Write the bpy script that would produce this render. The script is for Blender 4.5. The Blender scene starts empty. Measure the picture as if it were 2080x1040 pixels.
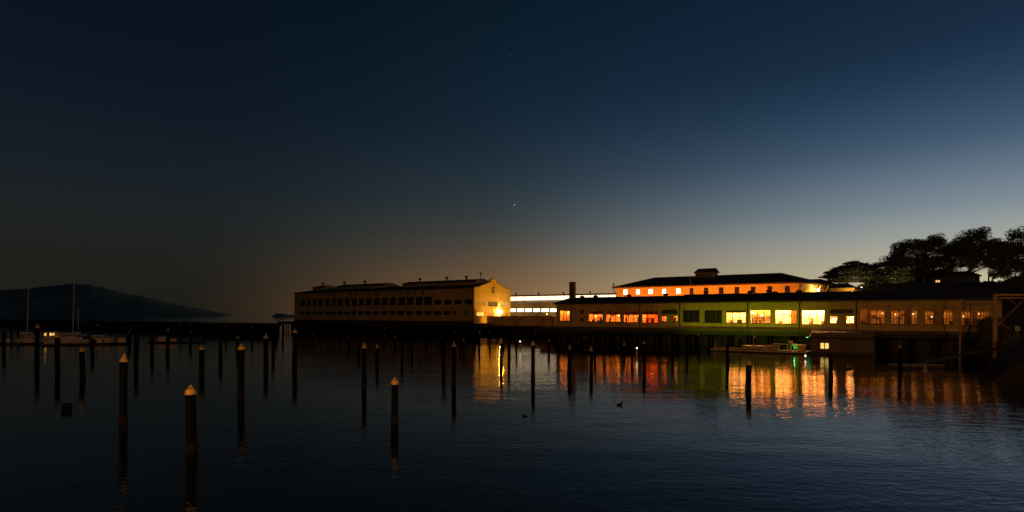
import bpy, math, random
from mathutils import Vector
R = random.Random(7)
SC = bpy.context.scene
COL = SC.collection

# ---------------------------------------------------------------- camera
F, CX, H0, CH = 1155.0, 1040.0, 638.0, 7.5      # focal length, optical axis and horizon in photo pixels, eye height in metres
cam = bpy.data.cameras.new("camera"); camo = bpy.data.objects.new("camera", cam); COL.objects.link(camo)
cam.sensor_width = 36; cam.lens = F/2080*36; cam.shift_y = (H0-520)/2080
cam.clip_start = .1; cam.clip_end = 30000
camo.location = (0, 0, CH); camo.rotation_euler = (math.radians(90), 0, 0)
SC.camera = camo

# ---------------------------------------------------------------- sky (dusk, the sun just under the horizon behind the hill on the right)
SUN_AZ = 45.0
world = bpy.data.worlds.new("World"); SC.world = world; world.use_nodes = True
wn, wl = world.node_tree.nodes, world.node_tree.links
bg = wn["Background"]
sky = wn.new("ShaderNodeTexSky"); sky.sky_type = 'NISHITA'; sky.sun_disc = False
sky.sun_elevation = math.radians(-4.0); sky.sun_rotation = math.radians(SUN_AZ)
sky.altitude = 0; sky.air_density = 1.0; sky.dust_density = 1.5; sky.ozone_density = 2.0
# twilight colours over height and away from the glow: (degrees above the horizon, sRGB)
def _lin(c): return tuple((v/255/12.92) if v/255 <= .04045 else ((v/255+.055)/1.055)**2.4 for v in c)
TW = {"glow": [(0, (190, 174, 130)), (3.5, (170, 163, 138)), (6, (148, 151, 144)), (8.7, (114, 128, 138)), (13.7, (48, 73, 100)), (21, (13, 31, 52)), (38, (6, 18, 30)), (60, (4, 12, 20))],
      "mid": [(0, (146, 104, 64)), (3.4, (112, 86, 58)), (7, (69, 70, 64)), (11.5, (40, 52, 59)), (18, (18, 36, 51)), (28, (7, 24, 36)), (45, (5, 16, 26)), (60, (4, 12, 20))],
      "away": [(0, (25, 23, 19)), (3.4, (28, 27, 23)), (7, (27, 30, 28)), (12, (20, 28, 35)), (18, (10, 20, 30)), (28, (5, 14, 22)), (45, (3, 10, 16)), (60, (3, 9, 13))]}
tcw = wn.new("ShaderNodeTexCoord"); sep = wn.new("ShaderNodeSeparateXYZ"); wl.new(tcw.outputs["Generated"], sep.inputs[0])
def wmath(op, x, y=None):
    q = wn.new("ShaderNodeMath"); q.operation = op
    for i, v in enumerate((x, y)):
        if v is None: continue
        if isinstance(v, (int, float)): q.inputs[i].default_value = v
        else: wl.new(v, q.inputs[i])
    return q.outputs[0]
elev = wmath('DIVIDE', wmath('MULTIPLY', wmath('ARCSINE', sep.outputs[2]), 180/math.pi), 60.0)
hl = wmath('MAXIMUM', wmath('SQRT', wmath('ADD', wmath('MULTIPLY', sep.outputs[0], sep.outputs[0]), wmath('MULTIPLY', sep.outputs[1], sep.outputs[1]))), 1e-4)
cosd = wmath('DIVIDE', wmath('ADD', wmath('MULTIPLY', sep.outputs[0], math.sin(math.radians(SUN_AZ))), wmath('MULTIPLY', sep.outputs[1], math.cos(math.radians(SUN_AZ)))), hl)
def tramp(key):
    q = wn.new("ShaderNodeValToRGB"); r = q.color_ramp; st = TW[key]; r.interpolation = 'B_SPLINE'
    while len(r.elements) < len(st): r.elements.new(.5)
    for el, (d, c) in zip(r.elements, st): el.position = d/60; el.color = (*_lin(c), 1)
    wl.new(elev, q.inputs[0]); return q.outputs[0]
def wmix(fac, c1, c2):
    q = wn.new("ShaderNodeMix"); q.data_type = 'RGBA'; wl.new(fac, q.inputs[0]); wl.new(c1, q.inputs[6]); wl.new(c2, q.inputs[7]); return q.outputs[2]
def wrange(v, x0, x1):
    q = wn.new("ShaderNodeMapRange"); q.interpolation_type = 'SMOOTHSTEP'; wl.new(v, q.inputs[0]); q.inputs[1].default_value = x0; q.inputs[2].default_value = x1; return q.outputs[0]
ang = wmath('MULTIPLY', wmath('ARCCOSINE', wmath('MINIMUM', wmath('MAXIMUM', cosd, -.9999), .9999)), 180/math.pi)
near = lambda a, b: wrange(wmath('MULTIPLY', ang, -1.0), -a, -b)
tw = wmix(near(50, 2), wmix(near(76, 31), tramp("away"), tramp("mid")), tramp("glow"))
add = wn.new("ShaderNodeMix"); add.data_type = 'RGBA'; add.blend_type = 'ADD'; add.inputs[0].default_value = .02
wl.new(tw, add.inputs[6]); wl.new(sky.outputs[0], add.inputs[7]); wl.new(add.outputs[2], bg.inputs[0]); bg.inputs[1].default_value = 1.0

SC.view_settings.view_transform = 'Standard'; SC.view_settings.look = 'None'
SC.view_settings.exposure = .3; SC.view_settings.gamma = 1
SC.cycles.use_denoising = True
SC.cycles.max_bounces = 6; SC.cycles.diffuse_bounces = 3; SC.cycles.glossy_bounces = 3; SC.cycles.transparent_max_bounces = 10
SC.cycles.sample_clamp_indirect = 6

# ---------------------------------------------------------------- helpers
def lin(r, g, b):
    f = lambda c: (c/255/12.92) if c/255 <= .04045 else ((c/255+.055)/1.055)**2.4
    return (f(r), f(g), f(b))
MATS = {}
def mat(name, col, rough=.8, metal=0, var=.25, scale=1.5, bump=0, spec=.4):
    if name in MATS: return MATS[name]
    m = bpy.data.materials.new(name); m.use_nodes = True; MATS[name] = m
    n, l = m.node_tree.nodes, m.node_tree.links; b = n["Principled BSDF"]
    b.inputs["Roughness"].default_value = rough; b.inputs["Metallic"].default_value = metal
    b.inputs["Specular IOR Level"].default_value = spec
    if var:
        tc = n.new("ShaderNodeTexCoord"); no = n.new("ShaderNodeTexNoise"); no.inputs["Scale"].default_value = scale
        no.inputs["Detail"].default_value = 6; l.new(tc.outputs["Object"], no.inputs["Vector"])
        no2 = n.new("ShaderNodeTexNoise"); no2.inputs["Scale"].default_value = scale*.13; no2.inputs["Detail"].default_value = 3
        mp = n.new("ShaderNodeMapping"); mp.inputs["Scale"].default_value = (1.6, 1.6, .25)
        l.new(tc.outputs["Object"], mp.inputs[0]); l.new(mp.outputs[0], no2.inputs["Vector"])
        ad = n.new("ShaderNodeMath"); ad.operation = 'MULTIPLY'; l.new(no.outputs[0], ad.inputs[0]); l.new(no2.outputs[0], ad.inputs[1])
        rp = n.new("ShaderNodeValToRGB"); e = rp.color_ramp.elements
        e[0].position = .1; e[1].position = .42
        e[0].color = tuple(c*(1-var) for c in col)+(1,); e[1].color = tuple(min(1, c*(1+var*.5)) for c in col)+(1,)
        l.new(ad.outputs[0], rp.inputs[0]); l.new(rp.outputs[0], b.inputs["Base Color"])
        if bump:
            bu = n.new("ShaderNodeBump"); bu.inputs["Strength"].default_value = bump; bu.inputs["Distance"].default_value = .05
            l.new(no.outputs[0], bu.inputs["Height"]); l.new(bu.outputs[0], b.inputs["Normal"])
    else:
        b.inputs["Base Color"].default_value = (*col, 1)
    return m
def emit(name, col, st, var=0, scale=.8):
    if name in MATS: return MATS[name]
    m = bpy.data.materials.new(name); m.use_nodes = True; MATS[name] = m
    if name != "clerestory_glow": m.cycles.emission_sampling = 'NONE'      # the lamps' own light is a light object
    n, l = m.node_tree.nodes, m.node_tree.links; b = n["Principled BSDF"]
    b.inputs["Base Color"].default_value = (.02, .02, .02, 1); b.inputs["Roughness"].default_value = .3
    b.inputs["Emission Color"].default_value = (*col, 1); b.inputs["Emission Strength"].default_value = st
    if var:
        tc = n.new("ShaderNodeTexCoord"); no = n.new("ShaderNodeTexNoise"); no.inputs["Scale"].default_value = scale
        l.new(tc.outputs["Object"], no.inputs["Vector"])
        mr = n.new("ShaderNodeMapRange"); mr.inputs[1].default_value = .3; mr.inputs[2].default_value = .7
        mr.inputs[3].default_value = st*(1-var); mr.inputs[4].default_value = st*(1+var)
        l.new(no.outputs[0], mr.inputs[0]); l.new(mr.outputs[0], b.inputs["Emission Strength"])
    return m
def glass(name, tint=(.9, .9, .9), gloss=.10):
    if name in MATS: return MATS[name]
    m = bpy.data.materials.new(name); m.use_nodes = True; MATS[name] = m
    n, l = m.node_tree.nodes, m.node_tree.links
    for x in list(n): n.remove(x)
    o = n.new("ShaderNodeOutputMaterial"); mx = n.new("ShaderNodeMixShader"); t = n.new("ShaderNodeBsdfTransparent"); g = n.new("ShaderNodeBsdfGlossy")
    t.inputs[0].default_value = (*tint, 1); g.inputs["Roughness"].default_value = .03; mx.inputs[0].default_value = gloss
    l.new(t.outputs[0], mx.inputs[1]); l.new(g.outputs[0], mx.inputs[2]); l.new(mx.outputs[0], o.inputs[0])
    return m

class MB:
    def __init__(s): s.v = []; s.f = []
    def poly(s, pts):
        i = len(s.v); s.v += [tuple(p) for p in pts]; s.f.append(tuple(range(i, i+len(pts)))); return s
    def hexa(s, p):                       # 8 corners: bottom ring, top ring
        i = len(s.v); s.v += [tuple(q) for q in p]
        for a in ((3, 2, 1, 0), (4, 5, 6, 7), (0, 1, 5, 4), (1, 2, 6, 5), (2, 3, 7, 6), (3, 0, 4, 7)): s.f.append(tuple(i+k for k in a))
        return s
    def box(s, x0, x1, y0, y1, z0, z1):
        return s.hexa([(x0, y0, z0), (x1, y0, z0), (x1, y1, z0), (x0, y1, z0), (x0, y0, z1), (x1, y0, z1), (x1, y1, z1), (x0, y1, z1)])
    def tbox(s, T, u0, u1, d0, d1, w0, w1):
        return s.hexa([T(u0, d0, w0), T(u1, d0, w0), T(u1, d1, w0), T(u0, d1, w0), T(u0, d0, w1), T(u1, d0, w1), T(u1, d1, w1), T(u0, d1, w1)])
    def tube(s, p0, p1, r0, r1=None, n=8, cap=True):
        r1 = r0 if r1 is None else r1
        a, b = Vector(p0), Vector(p1); d = (b-a).normalized() if (b-a).length > 1e-6 else Vector((0, 0, 1))
        u = d.cross(Vector((0, 0, 1)) if abs(d.z) < .9 else Vector((1, 0, 0))).normalized(); w = d.cross(u)
        i = len(s.v)
        for q, r in ((a, r0), (b, r1)):
            for k in range(n):
                t = 2*math.pi*k/n; s.v.append(tuple(q+u*(r*math.cos(t))+w*(r*math.sin(t))))
        for k in range(n):
            k2 = (k+1) % n; s.f.append((i+k, i+k2, i+n+k2, i+n+k))
        if cap: s.f.append(tuple(i+k for k in range(n))[::-1]); s.f.append(tuple(i+n+k for k in range(n)))
        return s
    def lathe(s, prof, c=(0, 0, 0), n=12):      # (radius, z) profile
        i = len(s.v)
        for r, z in prof:
            for k in range(n):
                t = 2*math.pi*k/n; s.v.append((c[0]+r*math.cos(t), c[1]+r*math.sin(t), c[2]+z))
        for j in range(len(prof)-1):
            for k in range(n):
                k2 = (k+1) % n; s.f.append((i+j*n+k, i+j*n+k2, i+(j+1)*n+k2, i+(j+1)*n+k))
        s.f.append(tuple(i+k for k in range(n))[::-1]); s.f.append(tuple(i+(len(prof)-1)*n+k for k in range(n)))
        return s
    def loft(s, rings, close=True):
        n = len(rings[0]); i = len(s.v)
        for r in rings: s.v += [tuple(p) for p in r]
        for j in range(len(rings)-1):
            for k in range(n):
                k2 = (k+1) % n; s.f.append((i+j*n+k, i+j*n+k2, i+(j+1)*n+k2, i+(j+1)*n+k))
        if close: s.f.append(tuple(i+k for k in range(n))[::-1]); s.f.append(tuple(i+(len(rings)-1)*n+k for k in range(n)))
        return s
    def prism(s, pts, T, d0, d1):               # polygon in (u, w), thickness d0..d1
        i = len(s.v); n = len(pts)
        s.v += [T(u, d0, w) for u, w in pts]+[T(u, d1, w) for u, w in pts]
        s.f.append(tuple(range(i, i+n))); s.f.append(tuple(range(i+n, i+2*n))[::-1])
        for k in range(n):
            k2 = (k+1) % n; s.f.append((i+k, i+k2, i+n+k2, i+n+k))
        return s
    def mesh(s, name, m=None, smooth=False):
        me = bpy.data.meshes.new(name); me.from_pydata(s.v, [], s.f); me.update()
        if m: me.materials.append(m)
        if smooth: me.polygons.foreach_set("use_smooth", [True]*len(me.polygons))
        return me
    def build(s, name, m, parent=None, loc=None, smooth=False):
        return obj(name, s.mesh(name, m, smooth), parent, loc)
def obj(name, me, parent=None, loc=None):
    o = bpy.data.objects.new(name, me); COL.objects.link(o)
    if parent: o.parent = parent
    if loc: o.location = loc
    return o
def tag(o, label, cat, group=None):
    o["label"] = label; o["category"] = cat
    if group: o["group"] = group
    return o
def struct(o): o["kind"] = "structure"; return o
def empty(name, loc=(0, 0, 0), rz=0):
    o = bpy.data.objects.new(name, None); COL.objects.link(o); o.location = loc; o.rotation_euler = (0, 0, rz); return o
def light(kind, loc, col, power, parent=None, size=.15, **kw):
    d = bpy.data.lights.new("lamp_light", kind); d.color = col; d.energy = power; d.shadow_soft_size = size
    for k, v in kw.items(): setattr(d, k, v)
    o = bpy.data.objects.new("lamp_light", d); COL.objects.link(o); o.location = loc
    if parent: o.parent = parent
    return o

# directions of the old pier buildings: long walls run along EX, depth along EY
EX = (.8346, -.5508); EY = (.5508, .8346); ROT = math.atan2(EX[1], EX[0])
def gx(px, Y): return (px-CX)/F*Y
def gz(py, Y): return CH-(py-H0)/F*Y
def at(px, py, Y): return (gx(px, Y), Y, gz(py, Y))
def wat(px, yw):                          # a point on the water
    Y = F*CH/(yw-H0); return (gx(px, Y), Y)
class Fr:
    def __init__(s, px, Y, z0): s.o = (gx(px, Y), Y, z0)
    def x(s, px, ly=0):
        t = (px-CX)/F; return (t*(s.o[1]+EY[1]*ly)-s.o[0]-EY[0]*ly)/(EX[0]-t*EX[1])
    def y(s, px, lx=0):
        t = (px-CX)/F; return (t*(s.o[1]+EX[1]*lx)-s.o[0]-EX[0]*lx)/(EY[0]-t*EY[1])
    def z(s, py, lx, ly=0): return gz(py, s.o[1]+EX[1]*lx+EY[1]*ly)-s.o[2]
    def w(s, lx, ly, lz=0): return (s.o[0]+EX[0]*lx+EY[0]*ly, s.o[1]+EX[1]*lx+EY[1]*ly, s.o[2]+lz)
    def empty(s, name): return empty(name, s.o, ROT)
def front(u, d, w): return (u, d, w)

def wall(mb, T, u0, u1, w0, w1, rects, rev=.3):
    us = sorted({u0, u1, *[r[0] for r in rects], *[r[1] for r in rects]}); ws = sorted({w0, w1, *[r[2] for r in rects], *[r[3] for r in rects]})
    us = [u for u in us if u0 <= u <= u1]; ws = [w for w in ws if w0 <= w <= w1]
    for a, b in zip(us, us[1:]):
        for c, d in zip(ws, ws[1:]):
            mu, mw = (a+b)/2, (c+d)/2
            if any(r[0] < mu < r[1] and r[2] < mw < r[3] for r in rects): continue
            mb.poly([T(a, 0, c), T(b, 0, c), T(b, 0, d), T(a, 0, d)])
    for r in rects:
        a, b, c, d = r
        mb.poly([T(a, 0, c), T(a, rev, c), T(a, rev, d), T(a, 0, d)]); mb.poly([T(b, 0, c), T(b, rev, c), T(b, rev, d), T(b, 0, d)])
        mb.poly([T(a, 0, c), T(b, 0, c), T(b, rev, c), T(a, rev, c)]); mb.poly([T(a, 0, d), T(b, 0, d), T(b, rev, d), T(a, rev, d)])
def window(parent, T, r, nx, nz, pm, fm, major=0, rec=.2, bar=.05, name="window", sill=None):
    a, b, c, d = r; mb = MB(); fw = .09
    mb.tbox(T, a, b, rec-.05, rec+.05, c, c+fw); mb.tbox(T, a, b, rec-.05, rec+.05, d-fw, d)
    mb.tbox(T, a, a+fw, rec-.05, rec+.05, c+fw, d-fw); mb.tbox(T, b-fw, b, rec-.05, rec+.05, c+fw, d-fw)
    cuts = [a+(b-a)*k/major for k in range(1, major)] if major else []
    for u in cuts: mb.tbox(T, u-.08, u+.08, rec-.06, rec+.06, c+fw, d-fw)
    for k in range(1, nx):
        u = a+(b-a)*k/nx
        if all(abs(u-q) > .1 for q in cuts): mb.tbox(T, u-bar/2, u+bar/2, rec-.03, rec+.03, c+fw, d-fw)
    for k in range(1, nz):
        w = c+(d-c)*k/nz; mb.tbox(T, a+fw, b-fw, rec-.035, rec+.035, w-bar/2, w+bar/2)
    if sill: mb.tbox(T, a-.12, b+.12, -.14, rec-.06, c-.12, c-.005)
    o = mb.build(name, fm, parent)
    ed = [a]+cuts+[b]
    for p, q in zip(ed, ed[1:]):
        MB().poly([T(p+.02, rec+.004, c+.02), T(q-.02, rec+.004, c+.02), T(q-.02, rec+.004, d-.02), T(p+.02, rec+.004, d-.02)]).build("pane", pm, o)
    return o

# ---------------------------------------------------------------- materials
M_plaster = mat("plaster_cream", (.46, .34, .16), .85, var=.35, scale=.8, bump=.3)
M_plaster2 = mat("plaster_tan", (.46, .36, .24), .85, var=.35, scale=.8, bump=.3)
M_roof = mat("roof_tile_dark", (.07, .045, .035), .85, var=.4, scale=3, bump=.4)
M_roof2 = mat("roof_tarpaper", (.035, .033, .032), .9, var=.4, scale=2)
M_trim = mat("trim_dark", (.05, .045, .04), .6, var=.2)
M_frame = mat("steel_frame", (.06, .05, .045), .5, var=.2)
M_dkglass = mat("glass_dark", (.012, .012, .014), .12, var=0, spec=.6)
M_glass = glass("glass_clear")
M_conc = mat("concrete_wet", (.035, .032, .028), .85, var=.5, scale=.7, bump=.5)
M_wood = mat("piling_tarred", (.003, .0027, .0024), .8, var=.5, scale=4, bump=.6, spec=.03)
M_cap = mat("cap_weathered", (.24, .19, .12), .55, var=.45, scale=6)
M_capy = mat("cap_yellow", (.36, .25, .075), .5, var=.4, scale=6)
M_capd = mat("cap_grimy", (.20, .14, .095), .7, var=.6, scale=5)
M_band = mat("barnacle_band", (.007, .0065, .0055), .9, var=.6, scale=9, bump=.8, spec=.1)
M_metal = mat("metal_grey", (.30, .29, .27), .45, .6, var=.3, scale=5)
M_paint = mat("paint_white", (.70, .69, .66), .5, var=.2, scale=3)
M_rust = mat("steel_rusty", (.46, .31, .21), .75, var=.5, scale=3)
M_bark = mat("bark", (.28, .24, .17), .9, var=.5, scale=2)
M_leaf = mat("foliage_dark", (.11, .115, .05), .7, var=.5, scale=.6)
M_leaf2 = mat("foliage_cypress", (.09, .10, .045), .75, var=.5, scale=.6)
M_soil = mat("hill_soil", (.05, .05, .03), .95, var=.5, scale=.3)
M_rock = mat("shore_rock", (.014, .013, .012), .9, var=.6, scale=.8, bump=.6)
M_black = mat("letter_black", (.02, .018, .016), .6, var=0)

# ---------------------------------------------------------------- water
def water_material():
    m = bpy.data.materials.new("harbour_water"); m.use_nodes = True
    n, l = m.node_tree.nodes, m.node_tree.links; b = n["Principled BSDF"]
    b.inputs["Base Color"].default_value = (.002, .0045, .005, 1); b.inputs["Roughness"].default_value = .015; b.inputs["IOR"].default_value = 1.333
    tc = n.new("ShaderNodeTexCoord")
    def noise(sc, sx, sy, det, rot=0):
        mp = n.new("ShaderNodeMapping"); mp.inputs["Scale"].default_value = (sx, sy, 1); mp.inputs["Rotation"].default_value = (0, 0, rot)
        l.new(tc.outputs["Object"], mp.inputs[0])
        no = n.new("ShaderNodeTexNoise"); no.inputs["Scale"].default_value = sc; no.inputs["Detail"].default_value = det; no.inputs["Roughness"].default_value = .55
        l.new(mp.outputs[0], no.inputs["Vector"]); return no.outputs[0]
    def mul(a, k):
        x = n.new("ShaderNodeMath"); x.operation = 'MULTIPLY'; l.new(a, x.inputs[0])
        if isinstance(k, float): x.inputs[1].default_value = k
        else: l.new(k, x.inputs[1])
        return x.outputs[0]
    def add(a, c):
        x = n.new("ShaderNodeMath"); x.operation = 'ADD'; l.new(a, x.inputs[0]); l.new(c, x.inputs[1]); return x.outputs[0]
    patch = n.new("ShaderNodeMapRange"); l.new(noise(.018, 1, 2.2, 3, .35), patch.inputs[0])
    patch.inputs[1].default_value = .38; patch.inputs[2].default_value = .62; patch.inputs[3].default_value = .45; patch.inputs[4].default_value = 1.25
    small = mul(mul(noise(1.9, .8, 1.3, 2.5, .2), .0195), patch.outputs[0])
    mid = mul(mul(noise(.5, .6, 1.4, 2, -.3), .021), patch.outputs[0])
    big = mul(noise(.085, .7, 1.5, 2, .5), .07)
    h = add(add(small, mid), big)
    bu = n.new("ShaderNodeBump"); bu.inputs["Strength"].default_value = 1.0; bu.inputs["Distance"].default_value = 1.0
    l.new(h, bu.inputs["Height"]); l.new(bu.outputs[0], b.inputs["Normal"])
    return m
S = 9000
struct(MB().poly([(-S, -200, 0), (S, -200, 0), (S, S, 0), (-S, S, 0)]).build("water", water_material()))

# ---------------------------------------------------------------- far land
prof = [(-900, 640), (-600, 612), (-350, 596), (-150, 593), (0, 590), (60, 585), (110, 580), (150, 576), (182, 578), (210, 584), (260, 597), (310, 606), (360, 619), (400, 627), (440, 634), (470, 640), (500, 643), (530, 646)]
def ridge(name, prof, Y, dep, m, seed, base=-2):
    rr = random.Random(seed); mb = MB(); rings = []
    fine = []
    for (a, b), (c, d) in zip(prof, prof[1:]):
        k = max(2, int((c-a)/9))
        for j in range(k): fine.append((a+(c-a)*j/k, b+(d-b)*j/k+rr.uniform(-.8, .8)))
    fine.append(prof[-1])
    for px, py in fine:
        X, h = gx(px, Y), gz(py, Y); r = []
        for t in (-1, -.7, -.4, -.15, 0, .3, .65, 1):
            zz = h*(1-abs(t)**1.3)*(1 if t == 0 else .95+.05*math.sin(X*.004+t*5))+base*abs(t)
            r.append((X*(1+t*dep/Y), Y+t*dep, max(base, zz)))
        rings.append(r)
    for a, b in zip(rings, rings[1:]):
        for k in range(len(a)-1): mb.poly([a[k], b[k], b[k+1], a[k+1]])
    for i in range(len(mb.v)): mb.v[i] = tuple(round(c, 3) for c in mb.v[i])
    idx = {}; vs = []; fs = []
    for f in mb.f:
        q = []
        for i in f:
            if mb.v[i] not in idx: idx[mb.v[i]] = len(vs); vs.append(mb.v[i])
            q.append(idx[mb.v[i]])
        fs.append(tuple(q))
    mb.v, mb.f = vs, fs
    return struct(mb.build(name, m, None, None, True))
M_far = mat("far_hill_scrub_hazed", (.44, .36, .25), 1, var=.4, scale=.01)  # scrub tone lightened in the colour to stand for haze
ridge("hill", prof, 3600, 700, M_far, 3)
ridge("island", [(540, 650), (550, 645), (557, 638), (562, 636.5), (580, 637), (584, 639), (600, 640), (612, 646), (622, 650)], 1500, 60, M_far, 5)

# ---------------------------------------------------------------- quay and right-hand shed frame
DK = 4.18                                           # deck height above water
Yw = lambda px: 124*(1545+710)/(px+710)
FB = Fr(1545, 124.0, DK)
xl, xr = FB.x(1130), FB.x(2075)
qx0 = FB.x(985)
qd = 1.3
quay = empty("quay", FB.o, ROT); struct(quay)
MB().box(xl-4, xr+60, -1.6, 260, -qd, -.02).build("deck", M_conc, quay)
QB = 32.0; qx0 = FB.x(975, QB)                  # left of the shed the quay edge steps back
MB().box(qx0-2, xl-4.002, QB+.36, 260, -qd, -.02).build("deck", M_conc, quay)
MB().box(qx0-2, xl-4, QB+5, QB+6, -DK-3, -qd).build("back_wall", M_conc, quay)
MB().box(xl-3.9, xl-3.3, 6, QB+5, -DK-3, -qd).build("back_wall", M_conc, quay)
for i in range(int((xl-4-qx0)/4.2)): MB().tube((qx0+i*4.2, QB+1, -DK-3), (qx0+i*4.2, QB+1, -qd), .28, n=8).build("pile", M_wood, quay)
qx0 = xl-2
for i in range(int((xr+40-qx0)/4.2)):
    for j, ly in enumerate((-1.0, 3.2)):
        MB().tube((qx0+i*4.2+R.uniform(-.3, .3), ly, -DK-3), (qx0+i*4.2, ly, -qd), .28, n=8).build("pile", M_wood, quay)
MB().box(xl-3.2, xr+60, 6, 7, -DK-3, -qd).build("back_wall", M_conc, quay)
MB().box(xl-4, xr+60, -1.75, -1.602, -.45, .12).build("kerb", mat("kerb_timber", (.08, .07, .055), .85), quay)
# ---------------------------------------------------------------- long low shed on the right
RP = 1.7
def build_low_shed():
    t = FB.empty("long_low_shed")
    zE = FB.z(614, 0)
    xe = FB.x(2035)
    def rc(p0, p1, y0, y1):
        a, b = FB.x(p0), FB.x(p1); m = (a+b)/2; return (a, b, FB.z(y1, m), FB.z(y0, m))
    big = {1: rc(1137, 1157, 631, 652), 2: rc(1195, 1224, 631.6, 653.2), 3: rc(1230, 1260, 631.8, 654), 4: rc(1266, 1297, 632, 655),
           5: rc(1304, 1336, 632, 656), 7: rc(1387, 1421, 630, 654), 8: rc(1431, 1466, 630, 655.4), 9: rc(1475, 1515, 630.5, 656),
           10: rc(1524, 1565, 629.7, 657), 11: rc(1574.6, 1618.5, 630, 657.8), 12: rc(1628.5, 1675, 630, 659),
           14: rc(1746, 1798, 627.6, 658), 15: rc(1809, 1864, 628, 659), 16: rc(1878, 1936, 628.7, 660), 17: rc(1952, 2011, 629, 661.5)}
    small = {'6a': rc(1343.5, 1354, 642, 653.5), '6b': rc(1367, 1376.5, 641.5, 653.5), '13a': rc(1685.5, 1701, 642, 657), '13b': rc(1718, 1734.6, 642, 657)}
    vents = [rc(1178, 1186, 630, 637), rc(1178, 1186, 646, 653), rc(1343.5, 1376, 629, 638), rc(1685.5, 1733, 628, 637)]
    mb = MB(); wall(mb, front, xl, xe, 0, zE, list(big.values())+list(small.values())+vents, .3)
    dep = 17.0
    mb.poly([(xl, 0, 0), (xl, dep, 0), (xl, dep, zE), (xl, 0, zE)]); mb.poly([(xe, 0, 0), (xe, dep, 0), (xe, dep, zE), (xe, 0, zE)])
    mb.poly([(xl, dep, 0), (xe, dep, 0), (xe, dep, zE), (xl, dep, zE)])
    mb.build("wall", M_plaster, t)
    MB().box(xl-.05, xe+.05, -.08, -.003, 0, .5).build("plinth", M_plaster2, t)
    for px in (1300, 1381, 1519, 1624, 1739.5):
        x = FB.x(px); m = MB().tube((x, -.12, .1), (x, -.12, zE-.2), .11, n=8); m.box(x-.2, x+.2, -.3, -.02, zE-.5, zE-.15); m.build("downpipe", M_trim, t)
    for px in (1160.5,): x = FB.x(px); MB().tube((x, -.1, 0), (x, -.1, zE-.2), .07, n=8).build("downpipe", M_trim, t)
    for r in vents:
        m = MB()
        m.tbox(front, r[0], r[1], .2, .24, r[2], r[3])
        k = max(3, int((r[3]-r[2])/.22))
        for i in range(k): w = r[2]+(r[3]-r[2])*(i+.5)/k; m.tbox(front, r[0]+.02, r[1]-.02, .06, .18, w-.02, w+.05)
        m.build("louvre", M_trim, t)
    for k, r in big.items(): window(t, front, r, 9, 5, M_dkglass if k in (7, 8) else M_glass, M_frame, 3, bar=.055, sill=True)
    for k, r in small.items(): window(t, front, r, 2, 2, M_glass, M_frame, 0, bar=.04, sill=True)
    # roof: two slopes with overhanging eaves and a hipped left end, higher from the middle on
    rx = FB.x(1370); zR1 = FB.z(604.7, FB.x(1260, 8.5), 8.5); zR2 = FB.z(598.5, FB.x(1500, 8.5), 8.5)
    ov = .7; ze = zE-.02
    def slab(mb, x0, x1, zr, hip0, zup):
        a = x0-ov if hip0 else x0; hx = FB.x(1158, 8.5) if hip0 else x0
        P = lambda x, y, z: (x, y, z+zup)
        mb.poly([P(a, -ov, ze), P(x1, -ov, ze), P(x1, 8.5, zr), P(hx, 8.5, zr)]); mb.poly([P(a, dep+ov, ze), P(x1, dep+ov, ze), P(x1, 8.5, zr), P(hx, 8.5, zr)])
        if hip0: mb.poly([P(a, -ov, ze), P(a, dep+ov, ze), P(hx, 8.5, zr)])
        else: mb.poly([P(x0, -ov, ze), P(x0, dep+ov, ze), P(x0, 8.5, zr)])
        mb.poly([P(x1, -ov, ze), P(x1, dep+ov, ze), P(x1, 8.5, zr)])
        mb.poly([(a, -ov, ze), (x1, -ov, ze), (x1, dep+ov, ze), (a, dep+ov, ze)])
    mb = MB(); slab(mb, xl, rx, zR1, True, .28); slab(mb, rx-.01, xe+1.5, zR2, False, .30)
    rf = mb.build("roof", M_roof2, t)
    MB().box(xl-ov, xe+1.5, -ov-.06, -ov-.002, ze-.02, ze+.27).build("fascia", M_trim, rf)
    # pale raised clerestory strip near the right end
    a, b = FB.x(1862, 6), FB.x(1992, 6); z0, z1 = FB.z(603, a, 6), FB.z(593.5, a, 6)
    MB().hexa([(a, 6, z0-.6), (b, 6, z0-.6), (b, 8, z0-.6), (a, 8, z0-.6), (a, 6, z1-.35), (b, 6, z1-.1), (b, 8, z1-.1), (a, 8, z1-.35)]).build("clerestory", M_plaster2, t)
    MB().hexa([(a-1.5, 5.4, z1-.42), (b+1, 5.4, z1-.1), (b+1, 9, z1+.1), (a-1.5, 9, z1-.22), (a-1.5, 5.4, z1-.22), (b+1, 5.4, z1+.1), (b+1, 9, z1+.3), (a-1.5, 9, z1)]).build("clerestory_roof", M_roof2, t)
    for px, py in ((1182.6, 601), (1210, 600), (1277.5, 598), (1352, 596), (1434, 591), (1524, 590.5), (1561.5, 589), (1574, 592), (1623, 589)):
        x = FB.x(px, 7.5); zt = FB.z(py, x, 7.5); zb = min(zR1 if px < 1370 else zR2, zt-.3)-.3
        m = MB(); m.tube((x, 7.5, zb), (x, 7.5, zt-.45), .36, n=10); m.lathe([(.34, -.1), (.66, .02), (.66, .3), (.3, .5)], (x, 7.5, zt-.46), 12)
        m.build("ventilator", M_trim, t)
    tag(t, "long single-storey shed with dark roof and a row of glowing gridded windows above the water", "building")
    # rooms behind the windows
    cream = mat("room_cream", (.72, .60, .40), .8, var=.2); amber = mat("room_amber", (.72, .44, .17), .8, var=.45, scale=1.2)
    red = mat("room_red", (.62, .13, .04), .8, var=.3, scale=2); white = mat("room_white", (.8, .76, .66), .8, var=.1)
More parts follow.
